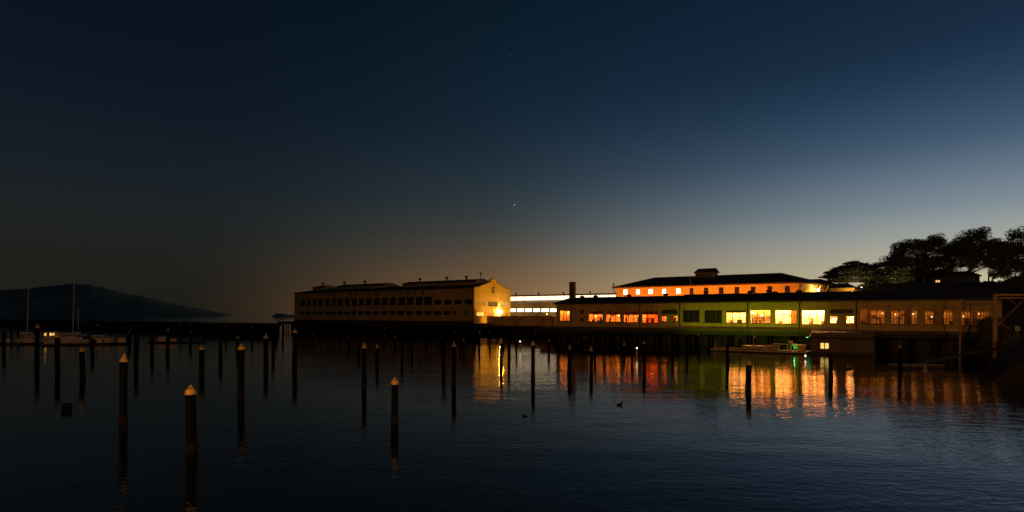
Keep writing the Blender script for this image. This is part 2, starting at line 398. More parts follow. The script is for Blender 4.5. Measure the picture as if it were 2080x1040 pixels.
    brown = mat("room_brown", (.50, .28, .10), .8, var=.5, scale=1.2); wood = mat("furniture_wood", (.12, .06, .03), .6, var=.4, scale=4)
    cloth = mat("curtain_red", (.30, .06, .03), .9, var=.4, scale=3); blind = mat("blind_amber", (.75, .5, .25), .8, var=.2)
    tan_ = mat("room_tan", (.62, .46, .24), .8, var=.4, scale=1.2)
    zF, zC = .12, zE-.25
    warm = (1, .41, .095); hot = (1, .39, .12); orange = (1, .34, .05)
    rooms = [([1], amber, warm, 300, 2.8), ([2, 3, 4], amber, warm, 690, 4.5), ([5], red, orange, 760, 3.4), (['6a', '6b'], cream, warm, 260, 3), ([9], cream, hot, 1300, 4),
             ([10], cream, hot, 1900, 4.5), ([11], cream, hot, 3000, 4.5), ([12], cream, hot, 3300, 4.5), (['13a', '13b'], white, hot, 2600, 3.2),
             ([14], tan_, warm, 150, 5.0), ([15], tan_, warm, 150, 5.0), ([16], tan_, warm, 120, 5.0), ([17], tan_, warm, 85, 5.0)]
    allr = {**big, **small}; n = 0
    nth = {1: "the leftmost gridded window of the low shed", 2: "the red-curtained windows of the low shed", 5: "the red room of the low shed", '6a': "the small window pair left of the dark windows",
           9: "the half-height bright window beside the dark windows", 10: "the first tall white-hot window", 11: "the second tall white-hot window", 12: "the brightest orange window", '13a': "the two small white windows",
           14: "the dim gridded window next to the small white windows", 15: "the middle dim gridded window", 16: "the dim gridded window left of the leaning pole", 17: "the dim window right of the leaning pole"}
    for ks, m, lc, pw, rd in rooms:
        a = min(allr[k][0] for k in ks)-.55; b = max(allr[k][1] for k in ks)+.55
        mb = MB(); y0 = .32
        mb.poly([(a, rd, zF), (b, rd, zF), (b, rd, zC), (a, rd, zC)]); mb.poly([(a, y0, zF), (a, rd, zF), (a, rd, zC), (a, y0, zC)]); mb.poly([(b, y0, zF), (b, rd, zF), (b, rd, zC), (b, y0, zC)])
        mb.poly([(a, y0, zF), (b, y0, zF), (b, rd, zF), (a, rd, zF)]); mb.poly([(a, y0, zC), (b, y0, zC), (b, rd, zC), (a, rd, zC)])
        room = mb.build("room", m, t)
        zs = min(allr[k][2] for k in ks); zt = max(allr[k][3] for k in ks)
        nl = {2: 5, '6a': 2, '13a': 2, 12: 3, 11: 2, 10: 3, 9: 2, 1: 1, 5: 1}.get(ks[0], 2)
        for j in range(nl):
            lx = a+(b-a)*(j+.5+R.uniform(-.2, .2))/nl; ly = rd*R.uniform(.45, .7); lz = zs+(zt-zs)*R.uniform(.5, .8)
            rr = .16 if pw < 700 else .2
            n += 1
            e = empty("pendant_lamp", FB.w(lx, ly, lz))
            MB().lathe([(.02, -rr), (rr*.7, -rr*.7), (rr, 0), (rr*.7, rr*.7), (.02, rr)], n=10).build("globe", emit("lamp_glow_%s" % ks[0], lc, 26 if pw > 700 else 16 if pw > 200 else 3), e, smooth=True)
            MB().tube((0, 0, rr), (0, 0, zC-lz), .015, n=5).build("cord", M_trim, e)
            light('POINT', (0, 0, zC-.55-lz), lc, pw*RP*(2.4 if pw > 700 else 2.6 if pw > 200 else .9)/nl, e, .4)
            side = "" if nl == 1 else (", leftmost inside", ", second from the left", ", third from the left", ", fourth from the left", ", rightmost inside")[j if j < nl-1 else 4]
            tag(e, "glowing pendant lamp in "+nth[ks[0]]+side, "lamp", "pendant lamps in the low shed")
        # furniture silhouettes and partitions
        fu = MB(); 
        for j in range(max(2, int((b-a)/1.6))):
            fx = a+.5+R.random()*(b-a-1.2); fy = R.uniform(.9, rd-.7); fh = R.uniform(.9, 1.5) if R.random() < .6 else R.uniform(1.8, 2.6); fwid = R.uniform(.25, .8)
            MB().box(fx, fx+fwid, fy, fy+.4, zF, zs+fh*.55).build("furniture", wood, room)
        for j in range(max(2, int((b-a)/1.4))):          # pictures and shelves on the back wall
            fx = a+.4+R.random()*(b-a-1.4); fz = zs+R.uniform(.3, .75)*(zt-zs); fw2 = R.uniform(.4, 1.1); fh2 = R.uniform(.2, .8)
            MB().box(fx, fx+fw2, rd-.12, rd-.01, fz, fz+fh2).build("wall_panel", R.choice((wood, cloth, amber, brown)), room)
        if ks[0] in (2,):
            for k in ks:
                cu = MB(); r = allr[k]; nseg = 26
                for i in range(nseg):
                    u0 = r[0]+(r[1]-r[0])*i/nseg; u1 = r[0]+(r[1]-r[0])*(i+1)/nseg; d0 = .42+.06*(i % 2); d1 = .42+.06*((i+1) % 2)
                    cu.poly([(u0, d0, r[3]-(r[3]-r[2])*.33), (u1, d1, r[3]-(r[3]-r[2])*.33), (u1, d1, r[3]), (u0, d0, r[3])])
                cu.build("curtain", cloth, room)
        if ks[0] == 5:
            r = allr[5]; MB().box(r[0], r[1], .42, .5, r[3]-(r[3]-r[2])*.32, r[3]).build("curtain", cloth, room)
        if ks[0] == 9:
            r = allr[9]; MB().box(r[0]-.1, r[1]+.1, .14, .17, r[3]-.5, r[3]).build("roller_blind", M_trim, room)
        if ks[0] == 10:
            r = allr[10]; MB().box(r[0]-.1, r[1]+.1, rd-1.2, rd-1.1, zs+1.5, zC).build("partition", amber, room)
        if ks[0] == 11:
            r = allr[11]; MB().box(r[0]+(r[1]-r[0])*.68, r[1]+.5, 1.6, 1.7, zF, zC).build("partition", amber, room)
        if ks[0] in (14, 15, 16, 17):
            r = allr[ks[0]]; q = {14: (.0, .45), 15: (.5, .8), 16: (.35, .68), 17: (.4, .58)}[ks[0]]
            MB().box(r[0]+(r[1]-r[0])*q[0], r[0]+(r[1]-r[0])*q[1], 1.4, 1.5, zF, zC).build("partition", mat("partition_amber", (.62, .38, .14), .8, var=.3), room)
            MB().box(a, b, 1.2, 1.6, zt-.45, zt-.1).build("beam", amber, room)
    return t
low_shed = build_low_shed()

# low wall of the quay between the two sheds
def build_quay_wall():
    t = empty("quay_wall", FB.w(0, QB, 0), ROT); X = lambda p: FB.x(p, QB); a, b = X(989), X(1136)
    h = FB.z(643.2, X(1060), QB); xs = [X(p) for p in (1018, 1031.5, 1043, 1055, 1103, 1114)]
    h0 = FB.z(661.5, X(1060), QB)
    rects = [(x-.45, x+.45, h-1.25, h-.75) for x in xs]
    mb = MB(); wall(mb, front, a, b, h0, h, rects, .25); mb.box(a, b, .25, .35, h0, h)
    mb.build("wall", M_plaster2, t)
    MB().box(a-.1, b, -.1, .45, h+.003, h+.18).build("coping", M_conc, t)
    for r in rects: MB().box(r[0], r[1], .2, .24, r[2], r[3]).build("vent", M_black, t)
    for px in (1050, 1124): x = X(px); MB().tube((x, -.12, h0), (x, -.12, h), .12).build("downpipe", M_trim, t)
    tag(t, "low tan parapet wall with small square vents between the yellow gable and the low shed", "wall")
build_quay_wall()

# ---------------------------------------------------------------- two-storey orange-lit building behind
def build_orange():
    YB = lambda px: 165*(1400+710)/(px+710)
    f = Fr(1623, YB(1623), DK); t = f.empty("two_storey_building")
    zE = gz(576, YB(1600))-DK; L = f.x(1252)
    cw = (gx(1676, 159.5), 159.5); dx, dy = cw[0]-f.o[0], cw[1]-f.o[1]
    C = (dx*EX[0]+dy*EX[1], dx*EY[0]+dy*EY[1]); el = math.hypot(*C); en = (C[0]/el, C[1]/el)
    endT = lambda u, d, w: (en[0]*u-en[1]*d, en[1]*u+en[0]*d, w)
    def rc(p0, p1, y0, y1):
        a, b = f.x(p0), f.x(p1); m = (a+b)/2; return (a, b, f.z(y1, m), f.z(y0, m))
    lit = [rc(1266, 1274.3, 588, 598.8), rc(1291.6, 1299.7, 587.8, 598), rc(1316.8, 1326, 587.2, 597.4), rc(1344.5, 1352.8, 586.8, 597), rc(1373, 1382.2, 586, 596.8)]
    dark = [rc(1400.8, 1408.6, 585, 597), rc(1430, 1438.5, 584, 596.5), rc(1460, 1469.6, 583.5, 596), rc(1492, 1501.6, 582.7, 595.4), rc(1525, 1534.6, 582, 594.2), rc(1558.8, 1568.5, 581, 594), rc(1594, 1604.4, 580.5, 593.4)]
    zs = 3.5
    mb = MB(); wall(mb, front, L, 0, 0, zE, lit+dark, .25)
    er = [(4.2, 5.6, zE-4.4, zE-1.9), (12.6, 13.8, zE-4.6, zE-2.3)]
    wall(mb, endT, 0, el, 0, zE, er, .25)
    D = 15.0
    mb.poly([(L, 0, 0), (L, D, 0), (L, D, zE), (L, 0, zE)])
    MBw = mb.build("wall", mat("plaster_ochre", (.62, .50, .34), .85, var=.2, scale=.8, bump=.2), t)
    wh = emit("window_white", (1, .72, .40), 5.0, .15, .6)
    for r in lit: window(t, front, r, 1, 2, wh, M_paint, 0, rec=.15, bar=.16, sill=True)
    for r in dark: window(t, front, r, 2, 4, M_dkglass, M_frame, 0, rec=.15, bar=.07, sill=True)
    for r in er: window(t, endT, r, 1, 3, M_dkglass, M_frame, 0, rec=.15, bar=.07)
    # hipped roof with deep eaves
    ov = 1.1; ze = zE
    zr = gz(559, YB(1450)+7)-DK; r1 = (f.x(1330, 7.5), 7.5); r2 = (f.x(1587, 7.5), 7.5)
    A, B = (L-ov, -ov), (ov*.7, -ov); Cc = (C[0]+en[1]*ov+en[0]*ov, C[1]-en[0]*ov+en[1]*ov); Dd = (L-ov, D+ov)
    mb = MB()
    P = lambda q, z: (q[0], q[1], z)
    up = .3
    mb.poly([P(A, ze+up), P(B, ze+up), P(r2, zr), P(r1, zr)]); mb.poly([P(B, ze+up), P(Cc, ze+up), P(r2, zr)]); mb.poly([P(Cc, ze+up), P(Dd, ze+up), P(r1, zr), P(r2, zr)]); mb.poly([P(Dd, ze+up), P(A, ze+up), P(r1, zr)])
    mb.poly([P(A, ze), P(B, ze), P(Cc, ze), P(Dd, ze)])
    for p, q in ((A, B), (B, Cc), (Cc, Dd), (Dd, A)): mb.poly([P(p, ze), P(q, ze), P(q, ze+up), P(p, ze+up)])
    rf = mb.build("roof", M_roof, t)
    # cupola on the ridge
    ca, cb = f.x(1412, 5.5), f.x(1451, 5.5); yb = 9.5; c0 = zr-1.6; c1 = f.z(554.5, ca, 5.5); c2 = f.z(546, ca, 7.5)
    cm = MB(); cm.box(ca, cb, 5.5, yb, c0, c1)
    sl = MB()
    cu = cm.build("cupola", M_plaster2, rf)
    for i in range(7): z = c0+.9+(c1-c0-1.1)*i/7; sl.box(ca+.3, cb-.3, 5.40, 5.495, z, z+.12)
    m = MB(); o = .5; my = 7.5
    m.poly([(ca-o, 5.5-o, c1), (cb+o, 5.5-o, c1), (cb+o*.2, my, c2), (ca+o*.8, my, c2)]); m.poly([(ca-o, yb+o, c1), (cb+o, yb+o, c1), (cb+o*.2, my, c2), (ca+o*.8, my, c2)])
    m.poly([(ca-o, 5.5-o, c1), (ca-o, yb+o, c1), (ca+o*.8, my, c2)]); m.poly([(cb+o, 5.5-o, c1), (cb+o, yb+o, c1), (cb+o*.2, my, c2)]); m.poly([(ca-o, 5.5-o, c1), (cb+o, 5.5-o, c1), (cb+o, yb+o, c1), (ca-o, yb+o, c1)])
    m.build("cupola_roof", M_roof, rf); sl.build("louvre", M_trim, rf)
    # knee braces under the eaves, gutter pipes
    for u in (.6, el*.66, el-.5):
        p = endT(u, 0, zE-2.6); q = endT(u, -1.1, zE-.15); MB().tube(p, q, .13, n=6).build("brace", M_paint, t)
    MB().tube((L+.1, -.25, 0), (L+.1, -.25, zE-2), .13).tube((L+.1, -.25, zE-2), (L-.9, -.8, zE-.1), .13).build("downpipe", M_trim, t)
    x = f.x(1246.5, -.6); MB().tube((x, -.6, zE+.2), (x, -.6, zE+1.3), .22).tube((x, -.6, zE+1.3), (x, -.6, zE+1.5), .38).build("vent_pipe", M_trim, t)
    tag(t, "two-storey building with hipped dark roof and cupola, walls glowing orange behind the low shed", "building")
    # wall lamp on the right end
    lu = 8.6
    w = endT(lu, -1.3, zE-1.5)
    W = f.w(*w)
    e = empty("wall_lamp", W, ROT)
    MB().lathe([(.05, -.32), (.24, -.2), (.28, .05), (.16, .25), (.04, .3)], n=10).build("globe", emit("lamp_sodium_hot", (1, .78, .35), 60), e, smooth=True)
    MB().tube((0, 0, .3), (-1.0, .8, .5), .05, n=6).build("bracket", M_trim, e)
    light('POINT', (.5, -.3, -.55), (1, .45, .035), 900, e, .15)
    tag(e, "dazzling lamp on the right end wall of the two-storey building", "lamp")
    # antenna pole
    p0, p1 = at(1406.5, 592, 140), at(1400, 555, 140.5)
    tag(MB().tube(p0, p1, .07, .03, 6).build("roof_antenna", M_paint), "thin leaning pale pole in front of the cupola roof", "antenna")
    # yard lamps in the lane hidden behind the low shed: they light the orange wall
    for k, px in enumerate((1262, 1310, 1360, 1412, 1466, 1522, 1580)):
        x = f.x(px); g = f.w(x, -9.5)
        e = empty("yard_lamp", g, ROT)
        MB().lathe([(.16, 0), (.16, .3), (.08, .4), (.06, 5.2)], n=8).build("post", M_trim, e)
        MB().lathe([(.1, 5.2), (.3, 5.3), (.3, 5.5), (.2, 5.7), (.02, 5.75)], n=10).build("globe", emit("lamp_sodium", (1, .36, .06), 12), e)
        light('POINT', (0, .4, 6.2), (1, .21, .012), 2300, e, .2)
        tag(e, "sodium yard lamp in the lane behind the low shed, number %s from the chimney side" % ("one", "two", "three", "four", "five", "six", "seven")[k], "lamp", "yard lamps in the lane")
    # annex further right, half hidden by the roof
    Ya = 172
    fa = Fr(1683, Ya, DK); ta = fa.empty("annex_building")
    b = fa.x(1736); z1 = fa.z(585.5, 0); mb = MB(); wall(mb, front, 0, b, 0, z1, [(b*.18, b*.3, z1-2.4, z1-1.0)], .2); mb.poly([(0, 0, 0), (0, 9, 0), (0, 9, z1), (0, 0, z1)]); mb.build("wall", mat("plaster_ochre", (.62, .50, .34)), ta)
    window(ta, front, (b*.18, b*.3, z1-2.4, z1-1.0), 1, 2, M_dkglass, M_frame)
    MB().poly([(-.8, -.8, z1), (b+.8, -.8, z1), (b-2, 5, z1+1.6), (2, 5, z1+1.6)]).poly([(-.8, -.8, z1), (-.8, 10, z1), (2, 5, z1+1.6)]).poly([(b+.8, -.8, z1), (b+.8, 10, z1), (b-2, 5, z1+1.6)]).poly([(-.8, 10, z1), (b+.8, 10, z1), (b-2, 5, z1+1.6), (2, 5, z1+1.6)]).build("roof", M_roof, ta)
    tag(ta, "small low annex with lit wall under the cypress, right of the dazzling lamp", "building")
    g = fa.w(b*.9, -2.2, 0); e = empty("yard_lamp", g, ROT)
    MB().lathe([(.16, 0), (.1, .4), (.06, z1-1.6)], n=8).build("post", M_trim, e); MB().lathe([(.05, 0), (.2, .1), (.2, .3), (.02, .4)], (0, 0, z1-1.6), 10).build("globe", emit("lamp_sodium", (1, .36, .06), 12), e)
    light('POINT', (0, 0, z1-.8), (1, .42, .05), 300, e, .2)
    tag(e, "small yard lamp at the right end of the annex wall", "lamp")
    # wing roof behind the right end
    fw = Fr(1640, 178, DK); tw = fw.empty("rear_wing"); b = fw.x(1702); z0 = fw.z(579, 0); z1 = fw.z(567, 0, 4)
    MB().box(.8, b-.8, .8, 9, 0, z0).build("wall", mat("plaster_ochre", (.62, .50, .34)), tw)
    MB().poly([(-.3, 0, z0), (b, 0, z0), (b-5, 5, z1), (.2, 5, z1)]).poly([(b, 0, z0), (b, 10, z0), (b-5, 5, z1)]).poly([(-.3, 0, z0), (-.3, 10, z0), (.2, 5, z1)]).poly([(-.3, 10, z0), (b, 10, z0), (b-5, 5, z1), (.2, 5, z1)]).poly([(-.3, 0, z0), (b, 0, z0), (b, 10, z0), (-.3, 10, z0)]).build("roof", M_roof, tw)
    tag(tw, "lower hipped roof wing behind the right end of the two-storey building", "building")
build_orange()

# chimney
Yc = 158
c = MB(); zt = gz(572.8, Yc)
c.lathe([(.95, 0), (.92, zt-DK-.5), (.98, zt-DK-.45), (.98, zt-DK), (.75, zt-DK), (.75, zt-DK-.8)], (0, 0, 0), 18)
tag(c.build("chimney_stack", mat("chimney_brick", (.10, .085, .07), .9, var=.4, scale=2), None, (gx(1163, Yc), Yc, DK)), "round brick chimney stack rising above the left end of the low shed roof", "chimney")

# ---------------------------------------------------------------- lettered pier shed on the left
LS = Fr(963, 201.5, DK)
def build_left_shed():
    f = LS; t = f.empty("lettered_pier_shed")
    L = f.x(598); zE = f.z(583.6, 0)
    p1 = lambda a: a/6.933+560
    p2 = lambda a: a/6.118+820
    up1 = [(345, 410), (435, 500), (510, 580), (600, 665), (690, 755), (785, 850), (875, 945), (970, 1040), (1065, 1145), (1165, 1245), (1270, 1350), (1375, 1470), (1490, 1580), (1605, 1695), (1725, 1815)]
    up2 = [(38-112, 20), (38, 122), (145, 235), (250, 350)]
    us2 = [(375, 468), (500, 590), (625, 720), (755, 850)]
    lo1 = [(340, 410), (420, 495), (510, 580), (595, 665), (680, 755), (770, 845), (865, 945), (960, 1035), (1060, 1135), (1160, 1240), (1265, 1345), (1370, 1455), (1485, 1575), (1600, 1690), (1715, 1800)]
    lo2 = [(30-112, 8), (30, 112), (140, 230), (255, 345), (370, 465), (490, 585)]
    zU1, zU0 = f.z(603, f.x(855)), f.z(619.5, f.x(855)); zl1, zl0 = f.z(631.7, f.x(855)), f.z(639.9, f.x(855))
    zs1, zs0 = f.z(608.6, f.x(910)), f.z(618.6, f.x(910))
    U = [(f.x(p1(a)), f.x(p1(b)), zU0, zU1) for a, b in up1]+[(f.x(p2(a)), f.x(p2(b)), zU0, zU1) for a, b in up2]
    Us = [(f.x(p2(a)), f.x(p2(b)), zs0, zs1) for a, b in us2]
    Lo = [(f.x(p1(a)), f.x(p1(b)), zl0, zl1) for a, b in lo1]+[(f.x(p2(a)), f.x(p2(b)), zl0, zl1) for a, b in lo2]
    sm = [(f.x(p2(a)), f.x(p2(b)), zl0, zl1) for a, b in ((612, 645), (750, 775))]
    mb = MB(); wall(mb, front, L, 0, 0, zE, U+Us+Lo+sm, .3)
    # gable end facing the quay
    endT = lambda u, d, w: (-d, u, w)
    Wd = f.y(1037.3)
    def re(a, b, y0, y1):
        u0, u1 = f.y(a), f.y(b); m = (u0+u1)/2; return (u0, u1, f.z(y1, 0, m), f.z(y0, 0, m))
    gw = [re(968, 985, 612, 621.8), re(991.6, 1010.4, 612, 622.5), re(1016, 1031.7, 614, 623), re(968, 984.8, 634, 641.8)]
    gd = [re(990.8, 1009.6, 635, 645.5), re(1017, 1031, 635.3, 645.5)]
    wall(mb, endT, 0, Wd, 0, zE, gw+gd, .3)
    mb.poly([(L, 0, 0), (L, Wd, 0), (L, Wd, zE), (L, 0, zE)]); mb.poly([(L, Wd, 0), (0, Wd, 0), (0, Wd, zE), (L, Wd, zE)])
    pts = [(964, 584), (970.6, 583.5), (978, 580.5), (986, 577.3), (993, 575), (995.6, 574.6), (995.8, 570), (998.6, 568), (1002.3, 567.2), (1006, 568.2), (1008.7, 570.4), (1008.9, 575.6), (1013, 577.3), (1021, 582), (1027, 585.5), (1031.7, 588), (1037.3, 588.5)]
    up = [(f.y(px), f.z(py, 0, f.y(px))) for px, py in pts]
    up = [(u, max(w, zE)) for u, w in up]
    mb.prism(up+[(Wd, zE-.002), (0, zE-.002)], endT, 0, .4)
    mb.build("wall", M_plaster, t)
    cp = MB()
    for (a, b), (c, d) in zip(up, up[1:]): cp.hexa([endT(a, -.15, b+.003), endT(c, -.15, d+.003), endT(c, .5, d+.003), endT(a, .5, b+.003), endT(a, -.15, b+.25), endT(c, -.15, d+.25), endT(c, .5, d+.25), endT(a, .5, b+.25)])
    cp.build("coping", mat("coping_brown", (.16, .11, .06), .8), t)
    for r in U: window(t, front, r, 4, 4, M_dkglass, M_frame, 0, bar=.06)
    for r in Us+Lo: window(t, front, r, 4, 3, M_dkglass, M_frame, 0, bar=.06)
    for r in sm: window(t, front, r, 2, 3, M_dkglass, M_frame, 0, bar=.06)
    yel = emit("window_gable_yellow", (1, .62, .12), .85, .4, .5); dim = emit("window_gable_dim", (1, .62, .2), .28, .6, .7)
    for r, m in zip(gw, (mat("glass_amber", (.3, .2, .06), .3, var=.4), M_dkglass, dim, yel)): window(t, endT, r, 4, 3, m, mat("frame_cream", (.45, .36, .2), .6), 2, bar=.06)
    for r in gd:
        m = MB(); m.tbox(endT, r[0], r[1], .22, .28, r[2], r[3])
        for i in range(1, 6): z = r[2]+(r[3]-r[2])*i/6; m.tbox(endT, r[0], r[1], .19, .216, z-.03, z+.03)
        m.build("roller_door", mat("door_redbrown", (.30, .14, .06), .7), t)
    MB().box(L-.2, .15, -.12, -.003, zE-.35, zE+.12).build("cornice", M_trim, t)
    MB().box(L-.1, .1, -.1, -.003, 0, .8).build("plinth", M_conc, t)
    MB().box(L, .05, -.06, -.003, (zl1+zs0)/2-.1, (zl1+zs0)/2+.1).build("string_course", M_plaster2, t)
    x = f.x(960.8); MB().tube((x, -.15, 0), (x, -.15, zE), .12).build("downpipe", M_trim, t)
    # roof and three monitors along the ridge
    hw = Wd/2; zr = zE+hw*.19
    rf = MB().poly([(L, -.3, zE+.1), (-.4, -.3, zE+.1), (-.4, hw, zr), (L+5, hw, zr)]).poly([(L, Wd+.3, zE+.1), (-.4, Wd+.3, zE+.1), (-.4, hw, zr), (L+5, hw, zr)]).poly([(L, -.3, zE+.1), (L, Wd+.3, zE+.1), (L+5, hw, zr)]).build("roof", M_roof, t)
    my0, my1 = hw-4.2, hw+4.2
    for (a, b) in ((635, 656), (685, 780), (817.6, 967)):
        xa, xb = f.x(a, my0), f.x(b, my0)
        zb = zE+my0*.19-.2; zt = f.z(570.3, f.x(975, my0), my0); zp = zt+.9
        m = MB(); m.box(xa, xb, my0, my1, zb, zt); m.poly([(xa, my0, zt), (xa, my1, zt), (xa, hw, zp)]); m.poly([(xb, my0, zt), (xb, my1, zt), (xb, hw, zp-.05)])
        mo = m.build("monitor", mat("monitor_pale", (.42, .34, .22), .8), t)
        m = MB(); n = max(3, int((xb-xa)/2.2))
        for i in range(n):
            u0 = xa+(xb-xa)*(i+.06)/n; u1 = xa+(xb-xa)*(i+.94)/n; m.box(u0, u1, my0-.05, my0-.003, zb+.75, zt-.15)
        m.build("monitor_window", mat("monitor_glass_sheen", (.30, .27, .22), .25, var=.5, scale=.6), mo)  # pale base colour stands for the reflection on the panes
        m = MB(); m.poly([(xa-.5, my0-.5, zt-.02), (xb+.4, my0-.5, zt-.02), (xb+.4, hw, zp+.1), (xa-.5, hw, zp+.1)]); m.poly([(xa-.5, my1+.5, zt-.02), (xb+.4, my1+.5, zt-.02), (xb+.4, hw, zp+.1), (xa-.5, hw, zp+.1)])
        m.box(xa-.5, xb+.4, my0-.55, my0-.5, zt-.2, zt+.02); m.build("monitor_roof", M_roof, mo)
        for px in (656, 700, 741.3, 786, 852.7, 907.7, 947.5):
            if a-2 < px < b+4:
                x = f.x(px, hw); m = MB().tube((x, hw, zp-.2), (x, hw, zp+.7), .28, n=10); m.lathe([(.3, .7), (.75, 1.15), (.75, 1.3), (.3, 1.5)], (x, hw, zp), 12); m.build("ventilator", M_trim, mo)
    x = f.x(976.3, hw); MB().tube((x, hw, zr), (x, hw, zr+3.6), .12).box(x-.25, x+.25, hw-.25, hw+.25, zr+3.2, zr+3.9).build("vent_pipe", M_trim, t)
    # lettering
    zL0, zL1 = f.z(599.3, f.x(858)), f.z(591.2, f.x(858))
    for ch, a in zip("FORTMASONCENTER", (160, 245, 350, 460, 620, 728, 840, 945, 1070, 1275, 1395, 1510, 1640, 1765, 1910)):
        cu = bpy.data.curves.new("letter", 'FONT'); cu.body = ch; cu.size = (zL1-zL0)*1.6; cu.extrude = .04; cu.align_x = 'CENTER'
        tmp = bpy.data.objects.new("letter_tmp", cu); me = bpy.data.meshes.new_from_object(tmp); bpy.data.objects.remove(tmp)
        me.materials.clear(); me.materials.append(M_black)
        o = obj("letter", me, t, (f.x(a/8.667+640), -.09, zL0)); o.rotation_euler = (math.pi/2, 0, 0)
    # curled emblem high on the gable
    u = f.y(1001.7); zc = f.z(589, 0, u); s = f.z(583.4, 0, u)-zc
    m = MB(); pts = [(.55, .75), (.25, 1), (-.1, .85), (-.25, .5), (-.05, .15), (.2, .05), (-.15, -.1), (-.4, -.45), (-.25, -.85), (.15, -.95), (.6, -.75)]
    for (a, b), (c, d) in zip(pts, pts[1:]): m.tube(endT(u+a*s*1.25, -.07, zc+b*s), endT(u+c*s*1.25, -.07, zc+d*s), .27, n=6)
    m.tube(endT(u-.8*s*1.2, -.07, zc-1.0*s), endT(u-.1*s, -.07, zc-.2*s), .2, n=6)
    m.build("emblem", mat("emblem_bronze", (.13, .07, .03), .6), t)
    tag(t, "long pale two-storey pier shed lettered FORT MASON CENTER with a stepped yellow gable end", "building")
    # lamp on the gable
    u = f.y(1013.3); zl = f.z(634, 0, u)
    e = empty("wall_lamp", f.w(.9, u, zl), ROT)
    MB().lathe([(.05, -.4), (.3, -.3), (.38, 0), (.3, .3), (.05, .4)], n=12).build("globe", emit("lamp_gable", (1, .66, .2), 420), e, smooth=True)
    MB().tube((0, 0, .35), (-.88, 0, .7), .05).build("bracket", M_trim, e)
    light('POINT', (.75, 0, -.2), (1, .45, .02), 1000, e, .2)
    tag(e, "glaring lamp low on the yellow gable end of the lettered shed", "lamp")
    # quay floodlights hidden behind the parapet wall, washing the gable
    for k, (dx, u) in enumerate(((14, 7.5), (14, 18.0))):
        e = empty("flood_lamp", f.w(dx, u, 0), ROT)
        MB().tube((0, 0, 0), (0, 0, 1.0), .06).build("post", M_trim, e); MB().box(-.2, .12, -.2, .2, 1.0, 1.25).build("housing", M_trim, e); MB().box(-.26, -.2, -.17, .17, 1.03, 1.22).build("lens", emit("lamp_gable", (1, .66, .2), 420), e)
        light('SPOT', (-.4, 0, 1.3), (1, .44, .006), 6500, e, .2, spot_size=math.radians(120), spot_blend=.5).rotation_euler = (0, math.radians(108), 0)
        tag(e, "floodlight on the quay washing the %s half of the yellow gable" % ("left", "right")[k], "lamp")
    # pier under the shed
    p = f.empty("timber_pier"); 
    MB().box(L-8, 6, -3, Wd+3, -1.2, -.02).build("deck", M_conc, p)
    for i in range(int((6-L+8)/3.6)):
        for ly in (-2.6, 1.2): MB().tube((L-7.5+i*3.6+R.uniform(-.3, .3), ly, -DK-3), (L-7.5+i*3.6, ly, -1.2), .25, n=7).build("pile", M_wood, p)
    MB().box(L-8, 6, 4, 5, -DK-3, -1.2).build("back_wall", M_wood, p)
    tag(p, "dark timber pier on close-set piles under the lettered shed", "pier")
build_left_shed()

